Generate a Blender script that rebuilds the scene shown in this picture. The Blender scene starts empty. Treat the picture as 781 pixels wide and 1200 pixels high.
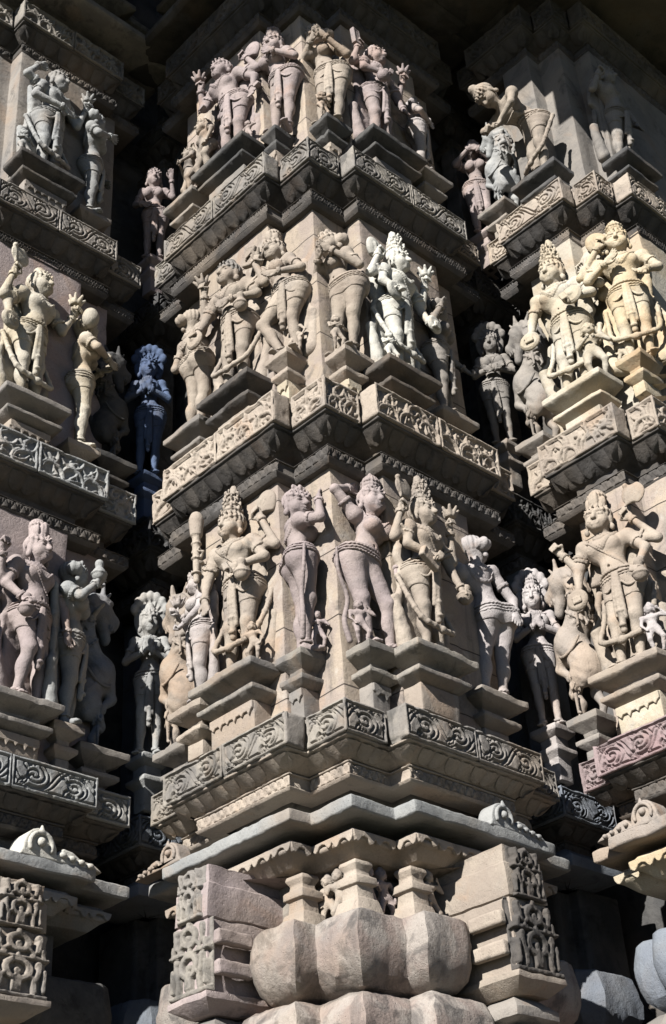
import bpy, math, random
import numpy as np
import openvdb

random.seed(7)
RNG = np.random.RandomState(11)
SC = bpy.context.scene
COL = SC.collection
PI = math.pi

# ------------------------------------------------------------------ objects
def mesh_from(name, V, F, mat, parent=None, smooth=False, loc=None):
    me = bpy.data.meshes.new(name)
    V = np.asarray(V, dtype=np.float32)
    if isinstance(F, np.ndarray) and F.ndim == 2:
        n, k = F.shape
        me.vertices.add(len(V)); me.vertices.foreach_set('co', V.ravel())
        me.loops.add(n * k); me.loops.foreach_set('vertex_index', F.astype(np.int32).ravel())
        me.polygons.add(n)
        me.polygons.foreach_set('loop_start', np.arange(0, n * k, k, dtype=np.int32))
        me.update(calc_edges=True); me.validate()
    else:
        me.from_pydata([tuple(v) for v in V], [], [tuple(int(i) for i in f) for f in F])
    if smooth:
        me.polygons.foreach_set('use_smooth', np.ones(len(me.polygons), dtype=bool))
    me.materials.append(mat)
    o = bpy.data.objects.new(name, me); COL.objects.link(o)
    if parent is not None: o.parent = parent
    if loc is not None: o.location = loc
    return o

def thing(name, label, cat, loc=(0, 0, 0), rz=0.0, group=None, scale=1.0):
    o = bpy.data.objects.new(name, None); COL.objects.link(o)
    o.location = loc; o.rotation_euler = (0, 0, rz); o.scale = (scale,) * 3
    o.empty_display_size = .1
    o['label'] = label; o['category'] = cat
    if group: o['group'] = group
    return o

def vnoise(P, f, seed=0):
    """smooth value noise on an (n,3) array, about -1..1"""
    P = np.asarray(P, dtype=np.float64) * f + seed * 17.31
    i = np.floor(P).astype(np.int64); t = P - i; t = t * t * (3 - 2 * t)
    def h(a):
        n = a[:, 0] * 374761393 + a[:, 1] * 668265263 + a[:, 2] * 2147483647
        n = (n ^ (n >> 13)) * 1274126177 & 0xffffffff
        n = (n ^ (n >> 16)) & 0xffff
        return n / 32767.5 - 1
    r = 0
    for dx in (0, 1):
        for dy in (0, 1):
            for dz in (0, 1):
                w = (t[:, 0] if dx else 1 - t[:, 0]) * (t[:, 1] if dy else 1 - t[:, 1]) * (t[:, 2] if dz else 1 - t[:, 2])
                r = r + w * h(i + np.array([dx, dy, dz]))
    return r

# ------------------------------------------------------------------ materials
def stone(name, c1, c2, dark, dark_amt, bump=.7, rough=.92, streak=0.0, pale=None, joint=False):
    """weathered sandstone: two stone tones in patches, lichen / sooty stains, grain, tool marks"""
    m = bpy.data.materials.new(name); m.use_nodes = True
    nt = m.node_tree; N = nt.nodes; Lk = nt.links
    N.clear()
    out = N.new('ShaderNodeOutputMaterial'); b = N.new('ShaderNodeBsdfPrincipled')
    b.inputs['Roughness'].default_value = rough
    b.inputs['Specular IOR Level'].default_value = .18
    Lk.new(b.outputs[0], out.inputs[0])
    tc = N.new('ShaderNodeNewGeometry')
    oi = N.new('ShaderNodeObjectInfo')
    def noise(scale, detail=6, rough=.6, dist=0.0, vec=None):
        n = N.new('ShaderNodeTexNoise'); n.inputs['Scale'].default_value = scale
        n.inputs['Detail'].default_value = detail; n.inputs['Roughness'].default_value = rough
        n.inputs['Distortion'].default_value = dist
        Lk.new(vec if vec is not None else tc.outputs['Position'], n.inputs['Vector']); return n.outputs['Fac']
    def ramp(x, a, bb, ca=0.0, cb=1.0):
        r = N.new('ShaderNodeMapRange'); r.inputs['From Min'].default_value = a; r.inputs['From Max'].default_value = bb
        r.inputs['To Min'].default_value = ca; r.inputs['To Max'].default_value = cb
        r.interpolation_type = 'SMOOTHSTEP'; Lk.new(x, r.inputs['Value']); return r.outputs['Result']
    def mix(f, a, bb, mode='MIX'):
        x = N.new('ShaderNodeMix'); x.data_type = 'RGBA'; x.blend_type = mode
        if isinstance(f, float): x.inputs[0].default_value = f
        else: Lk.new(f, x.inputs[0])
        for s, v in ((6, a), (7, bb)):
            if isinstance(v, tuple): x.inputs[s].default_value = v + (1,)
            else: Lk.new(v, x.inputs[s])
        return x.outputs[2]
    col = mix(ramp(noise(5.0, 5), .42, .58), c1, c2)
    col = mix(ramp(noise(3.3, 5, .6, .7), .55, .66, 0.0, .45), col, (c1[0] * 1.02, c1[1] * .80, c1[2] * .64))
    # every stone has its own tone
    rnd = N.new('ShaderNodeMapRange'); rnd.inputs['To Min'].default_value = .86; rnd.inputs['To Max'].default_value = 1.12
    Lk.new(oi.outputs['Random'], rnd.inputs['Value'])
    hsv = N.new('ShaderNodeHueSaturation'); Lk.new(col, hsv.inputs['Color']); Lk.new(rnd.outputs[0], hsv.inputs['Value'])
    col = hsv.outputs[0]
    # fine speckle and grain
    col = mix(ramp(noise(160, 3, .7), .3, .72, 0.0, .32), col, tuple(x * .62 for x in c1))
    col = mix(ramp(noise(38, 5, .7), .56, .78, 0.0, .30), col, tuple(x * .5 for x in c2))
    if pale is not None:
        col = mix(ramp(noise(9, 6, .65, .4), .55, .72, 0.0, .75), col, pale)
    if dark_amt > 0:
        a = noise(7.0, 8, .68, .6)
        st = ramp(a, .62 - .22 * dark_amt, .74 - .18 * dark_amt, 0.0, min(1.0, .35 + .6 * dark_amt))
        col = mix(st, col, dark)
    if streak > 0:
        mp = N.new('ShaderNodeMapping'); mp.inputs['Scale'].default_value = (16, 16, 1.1)
        Lk.new(tc.outputs['Position'], mp.inputs['Vector'])
        s = noise(1.0, 5, .6, .2, mp.outputs[0])
        col = mix(ramp(s, .52, .70, 0.0, streak), col, dark)
    # patina that runs across neighbouring stones: ochre and grey weathering
    col = mix(ramp(noise(1.7, 4, .55, .3), .50, .66, 0.0, .30), col, (.265, .21, .155), 'MIX')
    col = mix(ramp(noise(2.6, 5, .6, .5), .54, .70, 0.0, .45), col, (.14, .133, .13), 'MIX')
    col = mix(ramp(noise(21, 5, .75, .3), .60, .70, 0.0, .42), col, tuple(x * .42 for x in c2))
    jf = None
    if joint:
        sx = N.new('ShaderNodeSeparateXYZ'); Lk.new(tc.outputs['Position'], sx.inputs[0])
        m1 = N.new('ShaderNodeMath'); m1.operation = 'MULTIPLY_ADD'; m1.inputs[1].default_value = 1 / .29; Lk.new(sx.outputs['Z'], m1.inputs[0])
        m0 = N.new('ShaderNodeMath'); m0.operation = 'MULTIPLY'; m0.inputs[1].default_value = .09; Lk.new(noise(3.0, 3), m0.inputs[0]); Lk.new(m0.outputs[0], m1.inputs[2])
        m2 = N.new('ShaderNodeMath'); m2.operation = 'FRACT'; Lk.new(m1.outputs[0], m2.inputs[0])
        m3 = N.new('ShaderNodeMath'); m3.operation = 'SUBTRACT'; m3.inputs[1].default_value = .5; Lk.new(m2.outputs[0], m3.inputs[0])
        m4 = N.new('ShaderNodeMath'); m4.operation = 'ABSOLUTE'; Lk.new(m3.outputs[0], m4.inputs[0])
        jf = ramp(m4.outputs[0], .004, .013, 1.0, 0.0); col = mix(jf, col, tuple(x * .3 for x in c2))
    Lk.new(col, b.inputs['Base Color'])
    bp = N.new('ShaderNodeBump'); bp.inputs['Strength'].default_value = bump; bp.inputs['Distance'].default_value = .006
    ad = N.new('ShaderNodeMath'); ad.operation = 'ADD'
    Lk.new(noise(60, 8, .72), ad.inputs[0])
    mu = N.new('ShaderNodeMath'); mu.operation = 'MULTIPLY'; mu.inputs[1].default_value = 1.2
    Lk.new(noise(17, 4, .6), mu.inputs[0]); Lk.new(mu.outputs[0], ad.inputs[1])
    # small pits
    v = N.new('ShaderNodeTexVoronoi'); v.inputs['Scale'].default_value = 75; Lk.new(tc.outputs['Position'], v.inputs['Vector'])
    if jf is not None:
        mj = N.new('ShaderNodeMath'); mj.operation = 'MULTIPLY_ADD'; mj.inputs[1].default_value = -1.5; Lk.new(jf, mj.inputs[0]); Lk.new(ad.outputs[0], mj.inputs[2]); ad = mj
    ad2 = N.new('ShaderNodeMath'); ad2.operation = 'ADD'
    Lk.new(ramp(v.outputs['Distance'], 0.0, .22, -.45, 0.0), ad2.inputs[0]); Lk.new(ad.outputs[0], ad2.inputs[1])
    Lk.new(ad2.outputs[0], bp.inputs['Height']); Lk.new(bp.outputs[0], b.inputs['Normal'])
    return m

LICHEN = (.055, .054, .052)
M = {
 'buff':  stone('buff_sandstone',  (0.307, 0.262, 0.215), (0.264, 0.221, 0.183), LICHEN, .28),
 'wall':  stone('wall_sandstone',  (0.313, 0.259, 0.204), (0.260, 0.215, 0.185), LICHEN, .32, pale=(0.343, 0.314, 0.277), joint=True, streak=.45),
 'mauve': stone('mauve_sandstone', (0.291, 0.241, 0.227), (0.250, 0.208, 0.202), LICHEN, .18),
 'cream': stone('cream_sandstone', (0.396, 0.360, 0.297), (0.356, 0.304, 0.224), (0.066, 0.059, 0.050), .15),
 'honey': stone('honey_sandstone', (0.370, 0.294, 0.191), (0.396, 0.343, 0.257), (0.066, 0.059, 0.050), .15),
 'white': stone('white_sandstone', (0.436, 0.422, 0.376), (0.396, 0.380, 0.337), (0.092, 0.086, 0.073), .12),
 'pale':  stone('pale_rose_sandstone', (0.337, 0.310, 0.300), (0.297, 0.267, 0.261), LICHEN, .15),
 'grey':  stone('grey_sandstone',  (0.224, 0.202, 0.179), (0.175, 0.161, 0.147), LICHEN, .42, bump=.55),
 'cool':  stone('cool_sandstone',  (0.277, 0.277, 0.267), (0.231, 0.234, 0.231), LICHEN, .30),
 'band':  stone('lichened_sandstone', (0.237, 0.215, 0.185), (0.175, 0.161, 0.147), LICHEN, .50, bump=.6, streak=.4),
 'soot_shade':  stone('soot_and_shade_sandstone', (.095, .084, .074), (.065, .060, .056), (.035, .034, .033), .45, bump=.6, streak=.2),  # sooty stone, darkened further so soffits and upper bands read as deep shade
 'dark':  stone('dark_sandstone', (0.086, 0.083, 0.079), (0.056, 0.055, 0.055), (0.020, 0.020, 0.020), .5, bump=.5),  # near-black stone tone with blacker patches
 'pink':  stone('pink_sandstone', (0.264, 0.188, 0.188), (0.238, 0.185, 0.182), LICHEN, .35),
 'tan':   stone('tan_sandstone', (0.277, 0.224, 0.178), (0.247, 0.215, 0.188), LICHEN, .3),
 'pot':   stone('smooth_sandstone', (.275, .245, .218), (.225, .178, .155), (.065, .06, .058), .62, bump=.9, streak=.5),
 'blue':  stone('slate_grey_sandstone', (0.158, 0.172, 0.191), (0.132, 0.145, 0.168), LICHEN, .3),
 'shade_blue':  stone('blue_shade_sandstone', (.072, .10, .165), (.06, .082, .14), LICHEN, .2),  # blue of the recess shade put into the stone colour
}

# ------------------------------------------------------------------ carved solids (signed distance volumes)
def nrm(v): v = np.asarray(v, float); return v / (np.linalg.norm(v) + 1e-12)
def rotm(yaw=0, roll=0, pitch=0):
    cy, sy = math.cos(yaw), math.sin(yaw); cr, sr = math.cos(roll), math.sin(roll); cp, sp = math.cos(pitch), math.sin(pitch)
    Rz = np.array([[cy, -sy, 0], [sy, cy, 0], [0, 0, 1]]); Ry = np.array([[cr, 0, sr], [0, 1, 0], [-sr, 0, cr]])
    Rx = np.array([[1, 0, 0], [0, cp, -sp], [0, sp, cp]])
    return Rz @ Ry @ Rx

def cone(a, b, ra, rb=None):
    a = np.asarray(a, float); b = np.asarray(b, float); rb = ra if rb is None else rb
    ab = b - a; L2 = max(ab @ ab, 1e-9); mr = max(ra, rb)
    def f(X, Y, Z):
        x, y, z = X - a[0], Y - a[1], Z - a[2]
        t = np.clip((x * ab[0] + y * ab[1] + z * ab[2]) / L2, 0, 1)
        return np.sqrt((x - t * ab[0]) ** 2 + (y - t * ab[1]) ** 2 + (z - t * ab[2]) ** 2) - (ra + (rb - ra) * t)
    return f, np.minimum(a, b) - mr, np.maximum(a, b) + mr

def ell(c, r, R=None):
    c = np.asarray(c, float); r = np.asarray(r, float)
    if R is None: ext = r
    else: ext = np.sqrt(((np.asarray(R) * r) ** 2).sum(1))
    def f(X, Y, Z):
        x, y, z = X - c[0], Y - c[1], Z - c[2]
        if R is not None:
            x, y, z = (R[0, 0] * x + R[1, 0] * y + R[2, 0] * z, R[0, 1] * x + R[1, 1] * y + R[2, 1] * z, R[0, 2] * x + R[1, 2] * y + R[2, 2] * z)
        k0 = np.sqrt((x / r[0]) ** 2 + (y / r[1]) ** 2 + (z / r[2]) ** 2)
        k1 = np.sqrt((x / r[0] ** 2) ** 2 + (y / r[1] ** 2) ** 2 + (z / r[2] ** 2) ** 2) + 1e-9
        return k0 * (k0 - 1) / k1
    return f, c - ext, c + ext

def rbox(c, h, R=None, rr=.004):
    c = np.asarray(c, float); h = np.asarray(h, float)
    ext = h if R is None else np.abs(np.asarray(R)) @ h
    def f(X, Y, Z):
        x, y, z = X - c[0], Y - c[1], Z - c[2]
        if R is not None:
            x, y, z = (R[0, 0] * x + R[1, 0] * y + R[2, 0] * z, R[0, 1] * x + R[1, 1] * y + R[2, 1] * z, R[0, 2] * x + R[1, 2] * y + R[2, 2] * z)
        qx, qy, qz = np.abs(x) - h[0] + rr, np.abs(y) - h[1] + rr, np.abs(z) - h[2] + rr
        return np.sqrt(np.maximum(qx, 0) ** 2 + np.maximum(qy, 0) ** 2 + np.maximum(qz, 0) ** 2) + np.minimum(np.maximum(np.maximum(qx, qy), qz), 0) - rr
    return f, c - ext, c + ext

def torus(c, n, R, r):
    c = np.asarray(c, float); n = nrm(n)
    def f(X, Y, Z):
        x, y, z = X - c[0], Y - c[1], Z - c[2]
        h = x * n[0] + y * n[1] + z * n[2]
        q = np.sqrt(np.maximum(x * x + y * y + z * z - h * h, 0)) - R
        return np.sqrt(q * q + h * h) - r
    return f, c - R - r, c + R + r

def tube(pts, r0, r1=None):
    r1 = r0 if r1 is None else r1; n = len(pts) - 1
    return [(cone(pts[i], pts[i + 1], r0 + (r1 - r0) * i / n, r0 + (r1 - r0) * (i + 1) / n), .004, False) for i in range(n)]

def curve(pts, n=14):
    """Catmull-Rom through the points"""
    P = [np.asarray(p, float) for p in pts]; P = [2 * P[0] - P[1]] + P + [2 * P[-1] - P[-2]]
    out = []
    for i in range(1, len(P) - 2):
        for k in range(n):
            t = k / n
            out.append(.5 * ((2 * P[i]) + (-P[i - 1] + P[i + 1]) * t + (2 * P[i - 1] - 5 * P[i] + 4 * P[i + 1] - P[i + 2]) * t * t + (-P[i - 1] + 3 * P[i] - 3 * P[i + 1] + P[i + 2]) * t ** 3))
    out.append(P[-2]); return out

class Vol:
    def __init__(s, lo, hi, vox):
        s.lo = np.asarray(lo, float) - 6 * vox; s.vox = vox
        n = np.ceil((np.asarray(hi, float) + 6 * vox - s.lo) / vox).astype(int) + 1
        s.n = n; s.ax = [(s.lo[i] + vox * np.arange(n[i])).astype(np.float32) for i in range(3)]
        s.d = np.full(n, .15, np.float32)
    def box(s, lo, hi, m):
        r = []
        for i in range(3):
            a = int(np.clip(math.floor((lo[i] - m - s.lo[i]) / s.vox), 0, s.n[i] - 1)); b = int(np.clip(math.ceil((hi[i] + m - s.lo[i]) / s.vox) + 1, a + 1, s.n[i]))
            r.append(slice(a, b))
        return tuple(r)
    def grid(s, sl): return s.ax[0][sl[0]][:, None, None], s.ax[1][sl[1]][None, :, None], s.ax[2][sl[2]][None, None, :]
    def add(s, prim, k=.01, sub=False):
        f, lo, hi = prim; k = max(k, 1e-4)
        sl = s.box(lo, hi, max(k * 1.3, 5 * s.vox)); v = f(*s.grid(sl)).astype(np.float32); d = s.d[sl]
        if not sub:
            h = np.clip(.5 + .5 * (d - v) / k, 0, 1); s.d[sl] = d + (v - d) * h - k * h * (1 - h)
        else:
            h = np.clip(.5 - .5 * (d + v) / k, 0, 1); s.d[sl] = d + (-v - d) * h + k * h * (1 - h)
    def copy(s):
        c = Vol.__new__(Vol); c.lo, c.vox, c.n, c.ax, c.d = s.lo, s.vox, s.n, s.ax, s.d.copy(); return c
    def shell(s, t, region, lo, hi):
        """a layer t thick over the surface, kept where region(X,Y,Z) < 0, inside the box lo..hi"""
        c = Vol.__new__(Vol); sl = s.box(lo, hi, 4 * s.vox)
        c.vox = s.vox; c.ax = [s.ax[i][sl[i]] for i in range(3)]; c.lo = np.array([a[0] for a in c.ax], float); c.n = np.array([len(a) for a in c.ax])
        g = c.grid((slice(None),) * 3); c.d = np.maximum(s.d[sl] - t, region(*g)).astype(np.float32)
        for i in range(3):                                   # close the shell at the box
            e = [slice(None)] * 3
            for q in (0, -1): e[i] = q; c.d[tuple(e)] = .05
        return c
    def mesh(s, scale=1.0, wear=0.0, seed=0):
        d = s.d
        if wear:
            X, Y, Z = s.grid((slice(None),) * 3); f = 1.0
            d = d + wear * (np.sin(41 * X + 1.3 * seed + 7 * Z) * np.sin(37 * Y + 5 * X + seed) + .8 * np.sin(53 * Z + 19 * X + 2 * seed) * np.sin(61 * X - 23 * Y) + .5 * np.sin(113 * Z + 31 * Y) * np.sin(97 * X + seed)).astype(np.float32)
        b = 3 * s.vox
        g = openvdb.FloatGrid(background=float(b)); g.copyFromArray(np.ascontiguousarray(np.clip(d, -b, b), dtype=np.float32))
        p, q = g.convertToQuads(0.0)
        if len(p) == 0: return None
        V = (p * s.vox + s.lo) * scale
        a, b_, c = V[q[:, 0]], V[q[:, 1]], V[q[:, 2]]
        if (np.cross(b_ - a, c - a) * a).sum() < 0: q = q[:, ::-1]
        return V.astype(np.float32), q.astype(np.int32)

def carve(prims, vox):
    lo = np.min([p[0][1] for p in prims if not p[2]], 0); hi = np.max([p[0][2] for p in prims if not p[2]], 0)
    v = Vol(lo, hi, vox)
    for pr, k, sub in prims: v.add(pr, k, sub)
    return v

def carved(name, vol, mat, parent, scale=1.0, wear=0.0, seed=0):
    r = vol.mesh(scale, wear, seed)
    if r is None: return None
    return mesh_from(name, r[0], r[1], mat, parent, smooth=True)
# ------------------------------------------------------------------ carved figures
# figure space: x to the viewer's right, -y towards the viewer, z up, height about 1 with the crown
def hand_prims(w, d, kind='open', thumb=1):
    d = nrm(d); n = np.array([0, -1.0, 0]) if abs(d[1]) < .85 else np.array([0, 0, 1.0])
    ac = nrm(np.cross(d, n)); n = nrm(np.cross(ac, d))
    R = np.stack([ac, n, d], 1); w = np.asarray(w, float); P = []
    P.append((ell(w + d * .026, (.0215, .013, .031), R), .010, False))
    for i, off in enumerate((-.0165, -.0055, .0055, .0165)):
        L = (.026, .034, .036, .030)[i]
        a = w + d * .048 + ac * off
        if kind == 'open':
            m = a + d * L * .55 + n * .003 + ac * off * .15; e = a + d * L + n * .008 + ac * off * .2
        else:                                            # curled round what it holds
            m = a + d * .014 + n * .015; e = a - d * .008 + n * .025
        P.append((cone(a, m, .0072, .0064), .003, False)); P.append((cone(m, e, .0064, .0052), .002, False))
    t0 = w + d * .016 + ac * .018 * thumb; t1 = w + d * .036 + ac * .034 * thumb + n * .006
    t2 = t1 + (d * .018 + n * .004 if kind == 'open' else n * .014 - ac * .012 * thumb)
    P.append((cone(t0, t1, .0085, .0072), .006, False)); P.append((cone(t1, t2, .0072, .006), .002, False))
    return P

def head_prims(c, R, s=1.0):
    c = np.asarray(c, float)
    def q(x, y, z): return c + R @ (np.array([x, y, z]) * s)
    P = [(ell(q(0, .004, .012), (.058 * s, .066 * s, .066 * s), R), .01, False),
         (ell(q(0, -.016, -.030), (.047 * s, .047 * s, .046 * s), R), .03, False),
         (ell(q(0, -.047, -.060), (.019 * s, .016 * s, .014 * s), R), .018, False)]
    for e in (-1, 1):
        P.append((ell(q(e * .031, -.040, -.028), (.020 * s, .018 * s, .020 * s), R), .02, False))      # cheek
        P.append((ell(q(e * .0245, -.066, .006), (.018 * s, .011 * s, .0115 * s), R), .008, True))     # eye socket
    P.append((cone(q(0, -.060, .014), q(0, -.078, -.019), .0085 * s, .0125 * s), .008, False))          # nose
    for e in (-1, 1):
        P.append((cone(q(e * .006, -.066, .019), q(e * .027, -.059, .025), .0058 * s, .005 * s), .006, False))
        P.append((cone(q(e * .027, -.059, .025), q(e * .043, -.045, .016), .005 * s, .003 * s), .006, False))
        P.append((ell(q(e * .0245, -.0545, .004), (.0175 * s, .0095 * s, .0082 * s), R), .002, False))  # heavy lid
        P.append((cone(q(e * .010, -.0632, .0015), q(e * .040, -.050, .0015), .0022 * s, .0018 * s), .001, True))
        P.append((ell(q(e * .009, -.068, -.021), (.007 * s, .008 * s, .006 * s), R), .005, False))
        P.append((ell(q(e * .060, .004, -.008), (.009 * s, .017 * s, .030 * s), R), .006, False))      # ear
        P.append((ell(q(e * .064, .002, -.050), (.013 * s, .015 * s, .018 * s), R), .004, False))      # ear ring
    P.append((cone(q(-.019, -.0615, -.0375), q(.019, -.0615, -.0375), .0062 * s), .003, False))
    P.append((cone(q(-.014, -.0615, -.0485), q(.014, -.0615, -.0485), .0070 * s), .003, False))
    P.append((ell(q(0, -.0655, -.0375), (.010 * s, .0075 * s, .006 * s), R), .004, False))
    P.append((cone(q(-.024, -.066, -.0430), q(.024, -.066, -.0430), .0017 * s), .001, True))
    return P

def hair_prims(c, R, kind, s=1.0):
    c = np.asarray(c, float)
    def q(x, y, z): return c + R @ (np.array([x, y, z]) * s)
    up = R @ np.array([0, 0, 1.0]); P = []
    P.append((ell(q(0, .011, .024), (.066 * s, .070 * s, .066 * s), R), .004, False))
    P.append((ell(q(0, -.075, -.030), (.066 * s, .062 * s, .066 * s), R), .004, True))
    P.append((rbox(q(0, -.02, -.06), (.09 * s, .055 * s, .062 * s), R), .004, True))
    # brow band with small points
    P.append((torus(q(0, -.004, .041), up + R @ np.array([0, -.28, 0]), .059 * s, .0075 * s), .002, False))
    for a in np.linspace(-2.7, -.45, 7):
        P.append((ell(q(.060 * math.cos(a), .064 * math.sin(a), .053), (.0062 * s, .006 * s, .009 * s), R), .003, False))
    if kind == 'kirita':
        P.append((cone(q(0, .004, .055), q(0, .014, .215), .052 * s, .022 * s), .006, False))
        for i, z in enumerate((.082, .115, .148, .180)):
            P.append((torus(q(0, .006, z), up, (.051 - .0062 * i) * s, .0055 * s), .002, False))
            for a in np.linspace(0, 2 * PI, 9)[:-1]:
                rr = .0525 - .0066 * i
                P.append((ell(q(rr * math.cos(a + i * .4), rr * math.sin(a + i * .4), z + .013), (.0085 * s, .0065 * s, .010 * s), R), .005, False))
        P.append((ell(q(0, .014, .228), (.017 * s, .017 * s, .022 * s), R), .006, False))
    elif kind == 'jata':
        P.append((cone(q(0, .004, .055), q(0, .012, .125), .046 * s, .041 * s), .006, False))
        for i, z in enumerate((.070, .092, .114)):
            P.append((torus(q(0, .008, z), up, .044 * s, .008 * s), .002, False))
        for a in np.linspace(0, 2 * PI, 7)[:-1]:
            P.append((cone(q(.046 * math.cos(a), .01 + .046 * math.sin(a), .06), q(.040 * math.cos(a), .01 + .040 * math.sin(a), .132), .008 * s, .006 * s), .002, False))
        P.append((ell(q(0, .012, .142), (.026 * s, .026 * s, .024 * s), R), .004, False))
        P.append((ell(q(0, .012, .170), (.013 * s, .013 * s, .014 * s), R), .003, False))
    elif kind == 'tall':
        P.append((cone(q(0, .004, .055), q(0, .018, .150), .050 * s, .040 * s), .006, False))
        P.append((ell(q(0, -.034, .105), (.026 * s, .018 * s, .046 * s), R), .004, False))
        for e in (-1, 1): P.append((ell(q(e * .036, -.014, .092), (.018 * s, .02 * s, .034 * s), R), .003, False))
        P.append((torus(q(0, .012, .140), up, .040 * s, .008 * s), .002, False))
        P.append((ell(q(0, .016, .163), (.032 * s, .030 * s, .020 * s), R), .004, False))
    elif kind in ('bunL', 'bunR'):
        e = -1 if kind == 'bunL' else 1
        P.append((ell(q(e * .070, .026, .000), (.040 * s, .042 * s, .038 * s), R), .008, False))
        P.append((torus(q(e * .040, .016, .008), R @ np.array([1.0, .4, 0]), .032 * s, .008 * s), .003, False))
        P.append((ell(q(0, -.01, .075), (.034 * s, .034 * s, .018 * s), R), .006, False))
        for a in (-.9, 0, .9): P.append((ell(q(.036 * math.sin(a), -.034 * math.cos(a), .082), (.014 * s, .010 * s, .018 * s), R), .003, False))
    elif kind == 'cap':
        P.append((cone(q(0, .006, .055), q(0, .012, .095), .046 * s, .032 * s), .008, False))
        P.append((torus(q(0, .008, .074), up, .041 * s, .006 * s), .002, False))
        P.append((ell(q(0, .012, .108), (.020 * s, .020 * s, .014 * s), R), .004, False))
    for a in np.linspace(-2.4, -.7, 5):                                    # curls along the brow
        P.append((ell(q(.057 * math.cos(a), .062 * math.sin(a) , .034), (.008 * s, .005 * s, .005 * s), R), .003, False))
    return P

ATTR = {}
def attr_axe(p, d):
    d = nrm(d); R = np.stack([nrm(np.cross([0, 1, 0], d)), np.array([0, 1.0, 0]), d], 1); p = np.asarray(p, float)
    def q(x, y, z): return p + R @ np.array([x, y, z])
    return [(cone(q(0, 0, -.05), q(0, 0, .12), .008), .003, False), (ell(q(.035, .004, .075), (.06, .012, .062), R), .004, False),
            (ell(q(.03, 0, .158), (.04, .03, .034), R), .006, True), (ell(q(.03, 0, -.008), (.04, .03, .034), R), .006, True), (ell(q(0, 0, .125), (.014, .014, .014), R), .004, False)]
def attr_lotus(p, d):
    d = nrm(d); a = nrm(np.cross(d, [.3, 1, .1])); b = np.cross(d, a); p = np.asarray(p, float); P = [(cone(p - d * .06, p + d * .02, .007), .003, False), (ell(p + d * .045, (.028,) * 3), .004, False)]
    for i in range(7):
        t = i * 2 * PI / 7; r = a * math.cos(t) + b * math.sin(t)
        P.append((cone(p + d * .03 + r * .018, p + d * .068 + r * .042, .013, .007), .003, False))
    return P
def attr_club(p, d):
    d = nrm(d); p = np.asarray(p, float); P = [(cone(p - d * .16, p + d * .10, .014, .021), .003, False), (cone(p + d * .10, p + d * .17, .03, .036), .006, False), (ell(p + d * .19, (.030, .030, .030)), .006, False)]
    for i, t in enumerate((-.12, -.04, .04, .09, .13)): P.append((torus(p + d * t, d, .020 + .004 * (i > 2), .006), .002, False))
    return P
def attr_pot(p, d):
    p = np.asarray(p, float); d = nrm(d)
    return [(ell(p, (.036, .034, .038)), .004, False), (cone(p + d * .03, p + d * .058, .016, .022), .006, False), (torus(p, d, .036, .005), .002, False)]
def attr_disc(p, d):
    p = np.asarray(p, float); return [(ell(p, (.055, .018, .055)), .003, False), (torus(p - np.array([0, .008, 0]), (0, 1, 0), .04, .007), .002, False), (ell(p - np.array([0, .014, 0]), (.016, .012, .016)), .003, False)]
def attr_book(p, d):
    d = nrm(d); R = np.stack([nrm(np.cross([0, 1, 0], d)), np.array([0, 1.0, 0]), d], 1)
    return [(rbox(p, (.032, .016, .062), R, .006), .003, False), (rbox(np.asarray(p) + R @ np.array([0, -.017, 0]), (.022, .004, .05), R, .003), .002, True)]
def attr_mirror(p, d):
    d = nrm(d); p = np.asarray(p, float); return [(cone(p - d * .05, p + d * .03, .009), .003, False), (ell(p + d * .07, (.046, .014, .05)), .003, False), (torus(p + d * .07 - np.array([0, .006, 0]), (0, 1, 0), .036, .006), .002, False)]
def attr_fan(p, d):                                           # thick ribbed plate held up behind the shoulder
    d = nrm(d); p = np.asarray(p, float); a = nrm(np.cross([0, 1, 0], d)); R = np.stack([a, np.array([0, 1.0, 0]), d], 1); o = np.array([0, .02, 0])
    P = [(ell(p + d * .03 + a * .02 + o, (.062, .026, .078), R), .004, False), (rbox(p - d * .045 + a * .02 + o, (.10, .05, .03), R), .004, True)]
    for t in (-.8, -.3, .2, .7): P.append((cone(p - d * .01 + o - np.array([0, .028, 0]), p + d * .12 * math.cos(t) + a * (.02 + .11 * math.sin(t)) + o - np.array([0, .024, 0]), .004, .006), .003, True))
    P.append((cone(p - d * .06, p + d * .05, .010), .004, False)); return P
ATTR = dict(axe=attr_axe, lotus=attr_lotus, club=attr_club, pot=attr_pot, disc=attr_disc, book=attr_book, mirror=attr_mirror, fan=attr_fan)
PARTNAME = dict(axe='axe', lotus='lotus', club='club', pot='water_pot', disc='wheel', book='book', mirror='mirror', fan='fan')

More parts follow.
